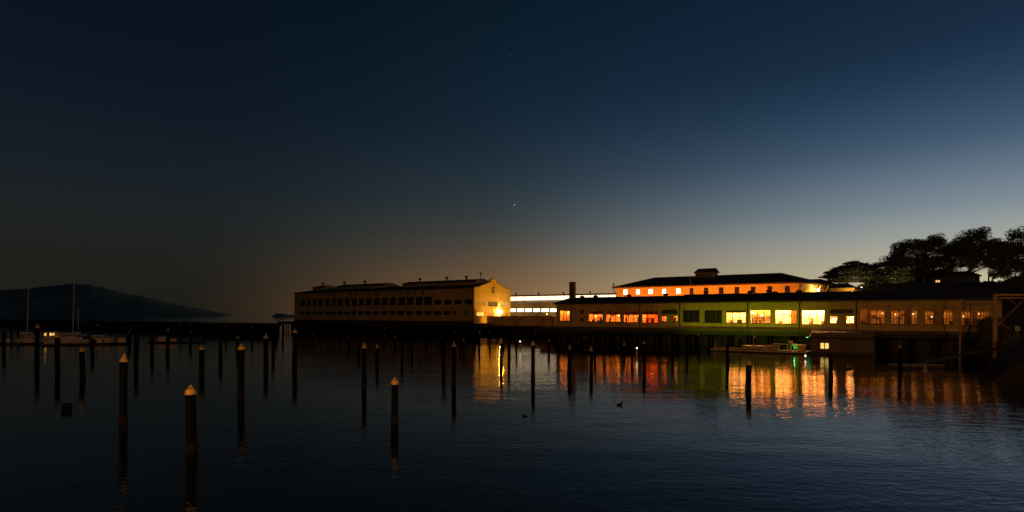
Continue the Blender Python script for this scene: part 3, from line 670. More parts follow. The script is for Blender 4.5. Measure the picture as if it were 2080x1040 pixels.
# brightly lit shed beyond
def build_lit_shed():
    f = Fr(1038, 270, DK); t = f.empty("lit_pier_shed"); x1 = f.x(1262); x0 = f.x(960)
    zE = f.z(615.5, 0); wins = [(1036.5, 1047.6), (1050, 1064), (1066, 1080), (1082.6, 1096.6), (1099.5, 1114.5), (1116.6, 1130.5), (1133, 1147)]
    r = [(f.x(a), f.x(b), f.z(633.7, f.x(a)), f.z(626.6, f.x(a))) for a, b in wins]
    mb = MB(); wall(mb, front, x0, x1, 0, zE, r, .3); mb.poly([(x1, 0, 0), (x1, 20, 0), (x1, 20, zE), (x1, 0, zE)]); mb.build("wall", M_plaster, t)
    wl_ = emit("window_shed_white", (1, .84, .58), 3.0, .06, .3)
    for q in r: window(t, front, q, 4, 2, wl_, M_frame, 0, bar=.05)
    # lower roof, clerestory and upper roof
    sy = 3.5; z1 = f.z(611, 0, sy); z2 = f.z(602.6, 0, sy)
    MB().poly([(x0, -.5, zE), (x1, -.5, zE), (x1, sy, z1), (x0, sy, z1)]).box(x0, x1, -.55, -.5, zE-.3, zE+.05).build("roof", mat("roof_pale", (.55, .46, .38), .8), t)
    m = MB(); m.box(x0, x1, sy, sy+.3, z1-.4, z1+.15); m.box(x0, x1, sy, 20, z2, z2+.1); m.build("clerestory_wall", M_plaster, t)
    cl = emit("clerestory_glow", (1, .74, .44), 1.9, .12, .25)
    px = [1030, 1047, 1063.5, 1080, 1096, 1112.5, 1130, 1147, 1164, 1182, 1200, 1218, 1236, 1256]
    for a, b in zip(px, px[1:]):
        MB().box(f.x(a, sy)+.12, f.x(b, sy)-.12, sy-.06, sy-.02, z1+.15, z2-.05).build("clerestory_pane", cl, t)
    MB().box(x0, x1, sy-.6, sy+8, z2+.1, z2+.6).poly([(x0, sy-.6, z2+.6), (x1, sy-.6, z2+.6), (x1, sy+8, z2+1.0), (x0, sy+8, z2+1.0)]).build("monitor_roof", M_roof, t)
    for p in (1047.6, 1094, 1144.5, 1198.5):
        x = f.x(p, sy+3); MB().tube((x, sy+3, z2+.5), (x, sy+3, z2+1.4), .3).lathe([(.3, 0), (.5, .3), (.3, .5)], (x, sy+3, z2+1.4), 8).build("ventilator", M_trim, t)
    tag(t, "far shed with a glowing clerestory strip and a row of white lit windows", "building")
    for k, u in enumerate((.1, .35, .6, .85)):
        e = empty("quay_lamp", f.w(x0+(x1-x0)*u, -8, 0), ROT)
        MB().lathe([(.15, 0), (.08, .4), (.06, 3.1)], n=8).build("post", M_trim, e); MB().lathe([(.05, 3.1), (.2, 3.2), (.2, 3.4), (.02, 3.5)], n=8).build("globe", emit("lamp_sodium", (1, .36, .06), 12), e)
        light('POINT', (0, 0, 3.95), (1, .62, .22), 700, e, .2)
        tag(e, "quay lamp before the far lit shed, %s from the yellow gable" % ("first", "second", "third", "fourth")[k], "lamp", "lamps before the far shed")
build_lit_shed()

# ---------------------------------------------------------------- breakwater pier on the far left
def build_breakwater():
    Y0 = F*CH/42; f = Fr(548, Y0, 0); t = f.empty("breakwater"); L = f.x(-420); top = gz(657, Y0)
    MB().box(L, 0, 0, 5, top-1.0, top).build("deck", M_conc, t)
    MB().box(L, 0, 3, 3.6, -3, top-1.0).build("back_wall", M_wood, t)
    for i in range(int(-L/3.5)): MB().tube((-i*3.5-.6, .6, -3), (-i*3.5-.6, .6, top-1), .25, n=6).build("pile", M_wood, t)
    tag(t, "long dark breakwater pier stretching left from the lettered shed", "pier")
build_breakwater()

# ---------------------------------------------------------------- mooring pilings with cone caps
ORD = ["first", "second", "third", "fourth", "fifth", "sixth", "seventh", "eighth", "ninth", "tenth", "eleventh", "twelfth", "thirteenth", "fourteenth", "fifteenth", "sixteenth", "seventeenth", "eighteenth", "nineteenth", "twentieth", "twenty-first", "twenty-second", "twenty-third", "twenty-fourth", "twenty-fifth"]
# (photo x, top y, waterline y, width, kind) kind: c cone cap, d dome cap, n no cap, s spiked cone
PIL = [(75, 657, 739, 9, 'c'), (117, 678.5, 755, 10, 'd'), (168, 703, 766, 10.5, 'c'), (188, 680, 720, 7, 'c'), (198.5, 657.5, 693, 4.3, 'c'), (250, 717, 862, 16, 'c'), (261.5, 672, 702, 5, 'c'), (276, 672, 739, 9, 'n'),
       (309, 664, 714, 7, 'n'), (340, 664.6, 716, 7, 'c'), (367, 658, 688, 4.5, 'c'), (386, 657.5, 685, 4.2, 'c'), (386.8, 671, 701.5, 5, 'c'), (409.5, 703, 760, 11, 'd'), (415, 664, 684, 4.4, 'c'), (426, 660, 680, 3.6, 'n'), (458.5, 658.5, 688, 4.6, 'c'),
       (448, 695, 735, 7.5, 'n'), (468, 656, 680, 3.4, 'c'), (482.5, 680, 715, 7, 'c'), (489, 700, 811, 14, 'd'), (495, 664.6, 684, 4.6, 'c'), (503, 661, 678, 3.2, 'c'), (511, 662, 693, 4.4, 'c'), (540, 676, 746, 10.5, 'c'), (555, 664, 715, 7, 'n'), (560, 668, 692, 5, 'n'), (574, 660, 690, 4.2, 'n'), (598, 669, 749, 11, 'd'),
       (635, 676, 694, 4, 'c'), (709, 680, 705, 4.8, 'c'), (739.5, 695, 789, 10.5, 'c'), (727.5, 668, 712, 6, 'n'), (766, 698, 748, 7.8, 'c'), (801.5, 768, 860, 15.5, 'd'), (803, 681, 706, 5, 'c'), (817, 668, 726, 6, 'n'), (837, 672, 716, 5.5, 'n'), (866, 675, 700, 4.2, 'n'), (894.5, 681, 703, 4.6, 'c'), (900.6, 662, 738, 8, 'n'), (921.5, 693, 779, 10, 'c'), (941.5, 687, 719.5, 5, 'c'), (934, 680, 704, 3.6, 'n'),
       (964, 672, 704, 4.2, 'n'), (973, 672, 712, 4.8, 'c'), (995, 669, 701, 4.6, 'c'), (1018, 689, 743, 6.6, 'c'), (1023, 672, 700, 3.8, 'n'), (1034, 668, 725, 6.6, 'n'), (1048.6, 675, 707, 4.4, 'n'), (1082.5, 691, 770, 9, 'c'), (1086, 673, 695, 4.2, 'c'), (1115, 687.7, 718, 5.2, 'c'), (1156, 699, 757, 8.5, 'c'), (1186, 683, 710, 4.6, 'c'), (1201, 703, 759, 8, 'c'), (1208, 688, 725, 6, 'n'),
       (1268.5, 696, 724, 5.2, 'd'), (1284, 682, 725, 5.4, 'n'), (1309, 690, 750, 8, 'c'), (1366, 690, 728, 5, 'n'), (1395, 684, 727, 4.6, 'n'), (1419, 677, 712, 3.6, 'c'), (1478, 700, 746, 7, 'n'), (1502, 681, 714, 4, 'c'), (1519.8, 729, 792, 11.5, 'c'), (1533, 679, 714, 4.6, 'c'), (1688, 722, 772, 8, 'n'), (1828, 697, 757, 7.5, 'c'),
       (609.5, 657, 680, 3.2, 'c'), (626, 665, 684, 3.4, 'c'), (646.5, 656, 678, 3, 'c'), (679, 672, 688, 3.6, 'c'), (689, 669, 687, 3.8, 'c'), (712.5, 668, 686, 3.4, 'c'), (749.5, 661, 683, 3.4, 'c'), (752.5, 670, 689, 3.8, 'c'), (780, 679, 696, 4, 'c'), (782.5, 664, 685, 3.4, 'c'), (936, 667, 690, 3.6, 'c'), (924, 672, 692, 3.6, 'c'), (966, 667, 690, 3.4, 'c'),
       (23, 657, 688, 3.8, 'c'), (37, 657, 690, 4, 'c'), (8, 672, 715, 6, 'n'), (225, 653, 684, 3.2, 'c'), (259, 656, 685, 3.4, 'c'), (281, 660, 690, 3.8, 'c'), (265, 667, 696, 4, 'c'), (168, 654, 684, 3.4, 'c'), (182, 659, 688, 4, 'c')]
def piling(px, yt, yw, wd, kind):
    X, Y = wat(px, yw); r = min(.32, max(.21, wd*Y/F/2*.9)); zt = gz(yt, Y)
    ch = {'c': min(.78, max(.6, r*2.4)), 's': .8, 'd': .42, 'n': .0}[kind]
    top = zt-ch; lean = (R.uniform(-.035, .035)*top, R.uniform(-.025, .025)*top); n = 14
    prof = [(r*1.03, -3), (r*1.02, .25), (r, .6), (r*.98, top*.6), (r*.97, top-.03), (r*.9, top)]
    mb = MB(); rings = []
    for rr, z in prof:
        k = max(0, z)/max(.1, top); rings.append([(lean[0]*k+rr*math.cos(2*math.pi*j/n)*(1+.03*math.sin(3*j)), lean[1]*k+rr*math.sin(2*math.pi*j/n), z) for j in range(n)])
    mb.loft(rings)
    if kind == 'n': mb.lathe([(r*.96, top), (r*.9, top+.04)], (lean[0], lean[1], 0), n)
    o = mb.build("mooring_piling", M_wood, None, (X, Y, 0), True)
    for p in o.data.polygons:
        if len(p.vertices) > 4: p.use_smooth = False
    if yw > 706: MB().lathe([(r*1.03, -.3), (r*1.1, .1), (r*1.09, .35), (r*1.04, R.uniform(.5, .8))], n=14).build("tide_band", M_band, o)
    o.rotation_euler = (0, 0, R.uniform(0, 6))
    c = (lean[0], lean[1], top+.005)
    if kind == 'c':
        k1, k2, tip = R.uniform(.28, .42), R.uniform(.58, .78), (.015 if R.random() < .75 else r*.28)
        m = MB().lathe([(r*1.12, 0), (r*1.1, .05), (r*.88, ch*k1), (r*k2, ch*(k1+.02)), (r*.32, ch*.74), (tip, ch*(1 if tip < .02 else .8))], (0, 0, 0), 14)
        q = m.build("cap", R.choice((M_cap, M_cap, M_capy, M_capd)), o, c); q.rotation_euler = (R.uniform(-.09, .09), R.uniform(-.09, .09), R.uniform(0, 6))
    elif kind == 'd':
        m = MB().lathe([(r*1.1, -.02), (r*1.08, .1), (r*.9, .24), (r*.5, .3)], c, 14)
        for j in range(6):
            a = j*1.05; m.tube((c[0]+r*.55*math.cos(a), c[1]+r*.55*math.sin(a), c[2]+.24), (c[0]+r*.12*math.cos(a), c[1]+r*.12*math.sin(a), c[2]+ch+.06), .018, n=4)
        m.build("cap", M_capy, o)
    return o, Y
NEAR = {250: "tall thick piling with a two-tier cone cap, near the left, second nearest", 801.5: "thick near piling with flat spiked cap standing in the middle of the water",
        489: "thick piling with dome cap before the end of the breakwater", 739.5: "slender capped piling before the middle of the lettered shed", 921.5: "capped piling before the right end of the lettered shed wall",
        1082.5: "capped piling standing against the pink reflection beside the yellow one", 1519.8: "stout piling with pointed cap dark against the bright orange reflections", 598: "tall dark piling below the left corner of the lettered shed",
        540: "tall capped piling in the gap left of the lettered shed", 75: "tall dark piling at far left in front of the moored boats", 117: "dome-capped piling just right of the lit cabin boat", 168: "piling with reddish cone cap above the floating stump"}
ps = [(p, *piling(*p)) for p in PIL]
o, Y = piling(389.5, 784, 918, 21.5, 'd'); tag(o, "nearest piling, broad yellow cap with wire spikes, lower left", "piling", "mooring pilings")
for c in o.children: c.scale = (1, 1, 1)
cnt = {}
for p, o, Y in sorted(ps, key=lambda q: q[0][0]):
    if p[0] in NEAR and p[1] != 654: tag(o, NEAR[p[0]], "piling", "mooring pilings"); continue
    zone = "among the moored boats and docks" if p[0] < 300 else "before the breakwater" if p[0] < 590 else "before the lettered shed" if p[0] < 962 else "before the yellow gable and parapet" if p[0] < 1140 else "before the low shed"
    kd = "bare-topped dark piling" if p[4] == 'n' else "capped piling"
    size = "far thin" if p[2] < 706 else "mid-distance"
    k = (zone, kd, size); cnt[k] = cnt.get(k, 0)+1
    tag(o, "%s %s %s, %s from the left" % (size, kd, zone, ORD[cnt[k]-1]), "piling", "mooring pilings")
# floating stump
X, Y = wat(135.5, 833)
st = MB().lathe([(.30, -1), (.33, -.1), (.35, .05), (.34, .45), (.30, .52)], n=14)
tag(st.build("piling_stump", M_wood, None, (X, Y, 0)), "short dark sawn-off stump barely above the water at lower left", "stump")

# ---------------------------------------------------------------- marina on the left: floating docks, lockers, boats
def dock(p0, p1, yw0, yw1, wd, label):
    a, b = Vector((*wat(p0, yw0), 0)), Vector((*wat(p1, yw1), 0)); d = (b-a).normalized(); n = Vector((-d.y, d.x, 0)); n = n if n.y > 0 else -n; L = (b-a).length
    e = empty("floating_dock", a, math.atan2(d.y, d.x)); s = 1 if n.dot(Vector((-d.y, d.x, 0))) > 0 else -1
    y0, y1 = (0, wd) if s > 0 else (-wd, 0)
    MB().box(0, L, y0, y1, -.4, .38).build("float", M_conc, e)
    MB().box(-.05, L+.05, y0-.06, y1+.06, .384, .46).build("plank_deck", mat("dock_planks", (.26, .22, .17), .85, var=.4, scale=2), e)
    MB().box(0, L, (y0 if s > 0 else y1)-.12, (y0 if s > 0 else y1)+.02, .2, .36).build("rub_rail", M_wood, e)
    tag(e, label, "dock"); return e
dock(-60, 72, 701, 700, 3, "floating dock at the left edge of the photograph"); dock(85, 262, 703, 699, 2.5, "floating dock with pale lockers left of the breakwater"); dock(300, 408, 697, 697, 2.5, "short floating dock with an orange-lit locker before the breakwater")
def locker(px, py0, py1, w, yw, label, m):
    X, Y = wat(px, yw); ww = w*Y/F; h = (py1-py0)*Y/F
    e = empty("dock_locker", (X, Y, .462), R.uniform(-.3, .3)); b = MB()
    b.hexa([(-ww/2, -.4, 0), (ww/2, -.4, 0), (ww/2, .4, 0), (-ww/2, .4, 0), (-ww/2, -.4, h*.8), (ww/2, -.4, h*.8), (ww/2, .4, h), (-ww/2, .4, h)]); b.build("body", m, e)
    MB().hexa([(-ww/2-.04, -.45, h*.8+.003), (ww/2+.04, -.45, h*.8+.003), (ww/2+.04, .45, h+.003), (-ww/2-.04, .45, h+.003), (-ww/2-.04, -.45, h*.8+.07), (ww/2+.04, -.45, h*.8+.07), (ww/2+.04, .45, h+.07), (-ww/2-.04, .45, h+.07)]).build("lid", m, e)
    tag(e, label, "locker", "dock lockers")
M_lk = mat("locker_fibreglass", (.68, .56, .44), .5, var=.25, scale=2)
for px, y0, y1, w, lb in ((13, 684, 693, 10, "pale dock locker nearest the left edge"), (60, 688, 694, 16, "low wide locker under the small cabin cruiser"), (104, 685, 694, 14, "locker in front of the lit cabin boat"), (131, 684, 692, 9, "narrow locker right of the dome-capped piling"),
                         (172, 686, 692, 6, "small grey locker below the two masts"), (203, 685, 693, 9, "locker beside the red-hulled motor boat"), (221, 682.5, 692.5, 14, "large locker in the middle of the left dock"), (248, 683, 692.5, 13, "locker at the right end of the left dock")):
    locker(px, y0, y1, w, 699.5, lb, M_lk)
locker(330, 683, 692.5, 15, 696.5, "locker on the short dock lit orange", M_lk); locker(352, 687, 692, 9, 696.5, "low locker at the end of the short dock", M_lk)
def motorboat(px, yw, ln, ht, rz, label, lit=None, hull=(.6, .58, .54)):
    X, Y = wat(px, yw); e = empty("motor_boat", (X, Y, 0), rz); k = ln/8
    hm = mat("hull_%d" % int(hull[0]*100+hull[1]*10), hull, .35, var=.15)
    st_ = [(-4, 1.25, .9, -.25), (-2, 1.4, .95, -.35), (0, 1.4, 1.05, -.35), (2, 1.1, 1.2, -.3), (3.3, .55, 1.35, -.1), (4, .05, 1.45, .3)]
    m = MB(); m.loft([[(x*k, -b*k, h*k), (x*k, -b*.8*k, z*k), (x*k, b*.8*k, z*k), (x*k, b*k, h*k)] for x, b, h, z in st_]); m.build("hull", hm, e)
    m = MB(); c0, c1 = 1.0*k, (1.0+ht)*k
    m.hexa([(-2.2*k, -1.1*k, c0), (1.7*k, -1.0*k, c0), (1.7*k, 1.0*k, c0), (-2.2*k, 1.1*k, c0), (-2.0*k, -.95*k, c1), (1.0*k, -.85*k, c1), (1.0*k, .85*k, c1), (-2.0*k, .95*k, c1)]); m.build("cabin", M_paint, e)
    MB().box(-2.5*k, 1.3*k, -1.1*k, 1.1*k, c1+.003, c1+.12*k).build("cabin_roof", M_paint, e)
    for j in range(4):
        for s in (-1, 1):
            x = (-1.75+j*.85)*k; z0, z1 = c0+(c1-c0)*.42, c0+(c1-c0)*.86
            y = lambda z: s*(1.1-.15*(z-c0)/(c1-c0))*k+s*.012
            MB().poly([(x, y(z0), z0), (x+.62*k, y(z0)-s*.02, z0), (x+.62*k, y(z1)-s*.02, z1), (x, y(z1), z1)]).build("cabin_window", (lit if lit and j != 2 else M_dkglass), e)
    r = MB()
    for x, b in ((3.6, .35), (2.4, .95), (1.6, 1.15)):
        for s in (-1, 1): r.tube((x*k, s*b*k, 1.2*k), (x*k, s*b*k, 1.9*k), .025, n=5)
    for s in (-1, 1): r.tube((3.6*k, s*.35*k, 1.9*k), (1.6*k, s*1.15*k, 1.9*k), .025, n=5)
    r.build("railing", M_metal, e); tag(e, label, "boat", "moored motor boats"); return e
glow = emit("cabin_glow", (1, .5, .1), 1.1, .5, 1.2)
motorboat(59, 696, 6.0, 1.3, 3.5, "small cabin cruiser with pale striped side left of the lit boat")
motorboat(103, 692, 6.6, 1.9, 3.3, "cabin boat with glowing amber cabin windows", glow)
motorboat(140, 693, 6.5, 1.5, .3, "unlit motor boat just right of the glowing cabin boat"); motorboat(203, 694, 5.5, 1.4, .2, "dull red-hulled motor boat beside the pale lockers", None, (.32, .14, .10))
def sailboat(px, ytop, yw, ln, lean, rz, label):
    X, Y = wat(px, yw); e = empty("sailing_boat", (X, Y, 0), rz); k = ln/9
    m = MB(); m.loft([[(x*k, -b*k, h*k), (x*k, -b*.55*k, z*k), (x*k, b*.55*k, z*k), (x*k, b*k, h*k)] for x, b, h, z in ((-4.5, .8, .9, .3), (-2, 1.3, .85, -.4), (1, 1.4, .9, -.5), (3, .8, 1.0, -.3), (4.5, .04, 1.15, .3))]); m.build("hull", mat("hull_grey", (.42, .42, .42), .4, var=.15), e)
    MB().hexa([(-1.5*k, -.8*k, .85*k), (1.8*k, -.6*k, .85*k), (1.8*k, .6*k, .85*k), (-1.5*k, .8*k, .85*k), (-1.3*k, -.6*k, 1.4*k), (1.3*k, -.45*k, 1.3*k), (1.3*k, .45*k, 1.3*k), (-1.3*k, .6*k, 1.4*k)]).build("coachroof", M_paint, e)
    zt = gz(ytop, Y); MB().tube((.6*k, 0, .9*k), (.6*k+lean*zt*math.cos(-rz), lean*zt*math.sin(-rz), zt), .13, .085, 8).build("mast", M_paint, e)
    MB().tube((.5*k, 0, 2.0*k), (-3.3*k, 0, 2.0*k), .1, n=8).build("boom", M_metal, e); MB().tube((.4*k, 0, 2.22*k), (-3.1*k, 0, 2.18*k), .2, .12, 8).build("furled_sail", mat("sail_cover", (.05, .07, .12), .9), e)
    rg = MB()
    for q in ((4.3*k, 0, 1.1*k), (-4.3*k, 0, .95*k), (.4*k, 1.3*k, .9*k), (.4*k, -1.3*k, .9*k)): rg.tube((.6*k+lean*zt*math.cos(-rz)*.97, lean*zt*math.sin(-rz)*.97, zt*.97), q, .012, n=3)
    rg.build("rigging", M_metal, e); tag(e, label, "boat", "moored sailing boats")
sailboat(50, 572, 684, 10, .03, .4, "sailing boat with a pale tall mast, leftmost of the masts"); sailboat(151, 567, 685, 10.5, .025, 2.8, "sailing boat with the tallest mast before the far hill"); sailboat(160, 622, 684, 7, -.02, 2.4, "small sailing boat with a short mast right beside the tallest mast")

# ---------------------------------------------------------------- float with gear under the green light, houseboat
FL = Fr(1540, 110, 0)
def build_float():
    e = FL.empty("work_float"); a, b = FL.x(1444), FL.x(1640)
    MB().box(a, b, 0, 4, -.4, .42).build("float", M_conc, e); MB().box(a-.05, b+.05, -.08, 4.08, .424, .52).build("plank_deck", mat("dock_planks", (.26, .22, .17)), e)
    MB().box(a, b, -.2, -.09, .25, .45).build("rub_rail", mat("rub_rail_pale", (.4, .36, .28), .8), e)
    tag(e, "low work float loaded with gear below the green-lit wall", "float")
    z = .523
    def kayak(px, ly, ln, m, label):
        o = MB(); k = ln/2
        o.loft([[(x*k, -w, h0), (x*k, 0, h0-.05), (x*k, w, h0), (x*k, 0, h1)] for x, w, h0, h1 in ((-1, .02, .2, .25), (-.6, .26, .08, .32), (0, .34, .05, .36), (.6, .26, .08, .34), (1, .02, .22, .28))])
        o = o.build("kayak", m, None, FL.w(FL.x(px), ly, z)); o.rotation_euler = (0, 0, ROT+R.uniform(-.1, .1)); tag(o, label, "kayak")
    kayak(1468, 1.2, 4.2, mat("kayak_orange", (.6, .22, .06), .4), "low orange kayak at the left end of the work float"); kayak(1488, 1.0, 4.6, mat("kayak_tan", (.55, .42, .25), .4), "tan kayak lying beside the orange one on the float")
    # lamp post with pale head
    e = empty("dock_post", FL.w(FL.x(1451), .6, z), ROT); MB().tube((0, 0, 0), (0, 0, .9), .06).build("post", M_paint, e); MB().lathe([(.1, .9), (.16, 1.0), (.16, 1.25), (.05, 1.4)], n=10).build("head", M_cap, e); tag(e, "short pale service post at the left end of the work float", "post")
    # skiff with bare mast
    e = empty("masted_skiff", FL.w(FL.x(1530), 2, z), ROT); m = MB(); m.loft([[(x, -b, .75), (x, -b*.6, .05), (x, b*.6, .05), (x, b, .75)] for x, b in ((-2.3, .6), (-1, .85), (.8, .8), (2.0, .35), (2.5, .04))]); m.build("hull", mat("skiff_green", (.35, .36, .2), .5), e)
    MB().tube((-.3, 0, .3), (-.35, 0, gz(661, 112)-z), .06, .04, 6).build("mast", M_paint, e); MB().box(-1.3, -.7, -.7, .7, .5, .56).box(.4, .8, -.6, .6, .5, .56).build("thwart", M_wood, e); tag(e, "small skiff with a thin bare mast on the work float", "boat")
    def crate(px, ly, w, h, m, label):
        e = empty("gear_crate", FL.w(FL.x(px), ly, z), ROT+R.uniform(-.2, .2)); w /= 2
        MB().box(-w, w, -w, w, 0, h-.08).build("body", m, e); MB().box(-w-.04, w+.04, -w-.04, w+.04, h-.076, h).build("lid", m, e); s = MB()
        for q in (-.6, 0, .6): s.box(q*w-.03, q*w+.03, -w-.025, -w-.003, .02, h-.1)
        s.build("batten", M_wood, e); tag(e, label, "crate")
    tan = mat("crate_tan", (.4, .34, .22), .8); oran = mat("crate_orange", (.7, .35, .1), .6)
    crate(1549, 1.0, 1.0, .8, tan, "tan gear crate right of the masted skiff"); crate(1562, 1.4, 1.1, .9, tan, "tan gear crate in the middle of the work float"); crate(1575, 1.0, 1.0, 1.3, mat("crate_olive", (.3, .3, .12), .8), "tall olive crate left of the metal rack"); crate(1627, .9, 1.15, 1.2, oran, "orange crate at the right end of the work float")
    # metal rack
    e = empty("metal_rack", FL.w(FL.x(1589.5), 1.0, z), ROT); m = MB()
    for x in (-.75, .75):
        for y in (-.3, .3): m.tube((x, y, 0), (x, y, 1.25), .035, n=6)
    for y in (-.3, .3): m.tube((-.75, y, 1.25), (.75, y, 1.25), .035, n=6); m.tube((-.75, y, .15), (.75, y, .15), .03, n=6)
    for x in (-.75, .75): m.tube((x, -.3, 1.25), (x, .3, 1.25), .035, n=6)
    m.build("rack_frame", M_paint, e); MB().box(-.72, .72, -.26, .26, .18, .22).build("shelf", M_wood, e); tag(e, "square metal rack frame catching green light on the float", "rack")
    # stacked chairs / winch post
    e = empty("hoist_post", FL.w(FL.x(1604), 1.2, z), ROT); MB().tube((0, 0, 0), (0, 0, 1.5), .16, .14).build("post", oran, e); MB().box(-.35, .35, -.2, .2, 1.5, 1.95).build("winch_box", oran, e); MB().tube((.1, 0, 1.7), (.75, 0, 1.25), .06).build("arm", oran, e); tag(e, "orange winch post between the metal rack and the green tarpaulin", "winch")
    # tarpaulin tent
    e = empty("tarpaulin", FL.w(FL.x(1615), 1.2, z), ROT); MB().poly([(-.75, -.5, 1.25), (1.0, -.5, 1.25), (1.0, .6, 1.3), (-.75, .6, 1.3)]).poly([(-.75, -.5, 1.25), (.35, -.6, 0), (.75, -.5, 1.25)]).poly([(-.75, .6, 1.3), (.35, .6, 0), (.75, .6, 1.3)]).build("sheet", mat("tarp_green", (.12, .55, .16), .6), e)
    MB().tube((-.72, 0, 0), (-.72, 0, 1.24), .04).tube((.95, 0, 0), (.95, 0, 1.24), .04).build("pole", M_metal, e); tag(e, "bright green tarpaulin slung over poles beside the orange crate", "tarpaulin")
    # green lamps: light bar on the quay edge and lamp head
    x = FB.x(1655); g = FB.w(x, -1.9, FB.z(684.8, x))
    e = empty("light_bar", g, ROT); MB().box(-1.4, 1.2, -.05, .05, -.05, .05).build("tube", emit("green_tube", (.1, 1, .25), 2.0), e); MB().box(-1.5, 1.3, .055, .13, -.08, .08).build("housing", M_trim, e); tag(e, "thin glowing green light bar on the quay edge beside the houseboat roof", "lamp")
build_float()
def build_houseboat():
    f = Fr(1648, 104*1.03, 0); e = f.empty("houseboat"); b = f.x(1775); zr = f.z(676, 0); zw = f.z(690, 0)
    MB().box(-.6, b+.4, -.7, 7, -.5, .45).build("hull", M_conc, e)
    r = (f.x(1665.5), f.x(1684), f.z(709.2, f.x(1675)), f.z(696, f.x(1675)))
    mb = MB(); wall(mb, front, 0, b, .45, zr, [r], .2); mb.poly([(0, 0, .45), (0, 6, .45), (0, 6, zr), (0, 0, zr)]); mb.poly([(b, 0, .45), (b, 6, .45), (b, 6, zr), (b, 0, zr)]); mb.build("wall", mat("houseboat_siding", (.10, .08, .065), .8, var=.4, scale=2), e)
    s = MB()
    for i in range(9): z = .6+(zw-.6)*i/9; s.box(.02, r[0]-.1, -.03, -.002, z, z+.03); s.box(r[1]+.1, b-.02, -.03, -.002, z, z+.03)
    s.build("clapboard_edge", mat("houseboat_siding", (.3, .22, .17)), e)
    window(e, front, r, 1, 1, emit("houseboat_window", (1, .66, .18), 1.0, .3, 1.1), mat("frame_wood", (.4, .25, .1), .6), 2, bar=.06)
    MB().hexa([(-.5, -.6, zw+.2), (b+.5, -.6, zw+.2), (b+.5, 6.5, zr), (-.5, 6.5, zr), (-.5, -.6, zw+.42), (b+.5, -.6, zw+.42), (b+.5, 6.5, zr+.25), (-.5, 6.5, zr+.25)]).build("roof", M_roof2, e)
    for q in (.35, .8): MB().tube((b*q, 2, zw+.6), (b*q, 2, zr+.5), .08).build("roof_pipe", M_metal, e)
    tag(e, "brown houseboat with one yellow lit window moored by the quay", "houseboat")
build_houseboat()
def green_lamp():
    # green floodlights on stub posts behind the float, aimed up at the shed wall
    for k, px in enumerate((1404, 1468, 1530, 1588)):
        e = empty("green_flood_lamp", FB.w(FB.x(px, -9.5), -9.5, -DK), ROT)
        MB().lathe([(.2, -2), (.18, .4), (.06, .5), (.05, 2.3)], n=10).build("post", M_wood, e)
        MB().box(-.22, .22, -.1, .12, 2.3, 2.5).build("housing", M_trim, e); MB().box(-.18, .18, .123, .14, 2.33, 2.47).build("lens", emit("green_lens", (.2, 1, .1), 1), e)
        light('SPOT', (0, .35, 2.6), (.64, 1, .0), 520, e, .1, spot_size=math.radians(120), spot_blend=.9).rotation_euler = (math.radians(118), 0, 0)
        tag(e, "low green floodlight behind the work float, %s from the left" % ORD[k], "lamp", "green floodlights")
    e = empty("green_fill_light", FL.w(FL.x(1613), .2, .53), ROT); MB().tube((0, 0, 0), (0, 0, .5), .03).build("post", M_metal, e); MB().lathe([(.03, 0), (.08, .04), (.08, .16), (.02, .2)], (0, 0, .5), 8).build("globe", emit("green_fill_glow", (.15, 1, .2), 1), e)  # small green light added to brighten the tarpaulin
    light('POINT', (0, 0, .9), (.15, 1, .2), 5, e, .08); tag(e, "little added green light before the tarpaulin on the float", "lamp")
green_lamp()
# white marker lights
for px, py, yw, lab in ((1056.6, 693.5, 708, "white light on a short post right of the yellow reflection"), (1293.7, 707, 724, "white marker light on a short post before the red windows"), (1636, 722.5, 729, "small white light at the water by the right end of the work float")):
    X, Y = wat(px, yw); z = gz(py, Y); e = empty("marker_light", (X, Y, 0))
    MB().lathe([(.14, -1), (.14, z*.55), (.07, z*.6), (.05, z-.12)], n=10).build("post", M_rust, e); MB().lathe([(.03, -.12), (.1, -.08), (.12, 0), (.08, .1), (.02, .12)], (0, 0, z), 10).build("bulb", emit("marker_white", (1, .9, .75), 4), e, smooth=True); tag(e, lab, "light")
for px, py, yw, lab in ((981, 683.5, 692, "pale lit dinghy under the left side of the yellow gable"), (1001, 685, 693, "pale dinghy with twin bright ends under the yellow gable"), (1018, 684.5, 693, "pinkish dinghy right under the glaring gable lamp")):
    X, Y = wat(px, yw); e = empty("dinghy", (X, Y, 0), R.uniform(0, 3)); m = MB(); m.loft([[(x, -b, .6), (x, -b*.6, -.1), (x, b*.6, -.1), (x, b, .6)] for x, b in ((-1.3, .5), (-.5, .65), (.5, .6), (1.2, .3), (1.5, .04))]); m.build("hull", M_paint, e); MB().box(-.7, -.4, -.5, .5, .4, .45).build("thwart", M_wood, e); tag(e, lab, "dinghy")
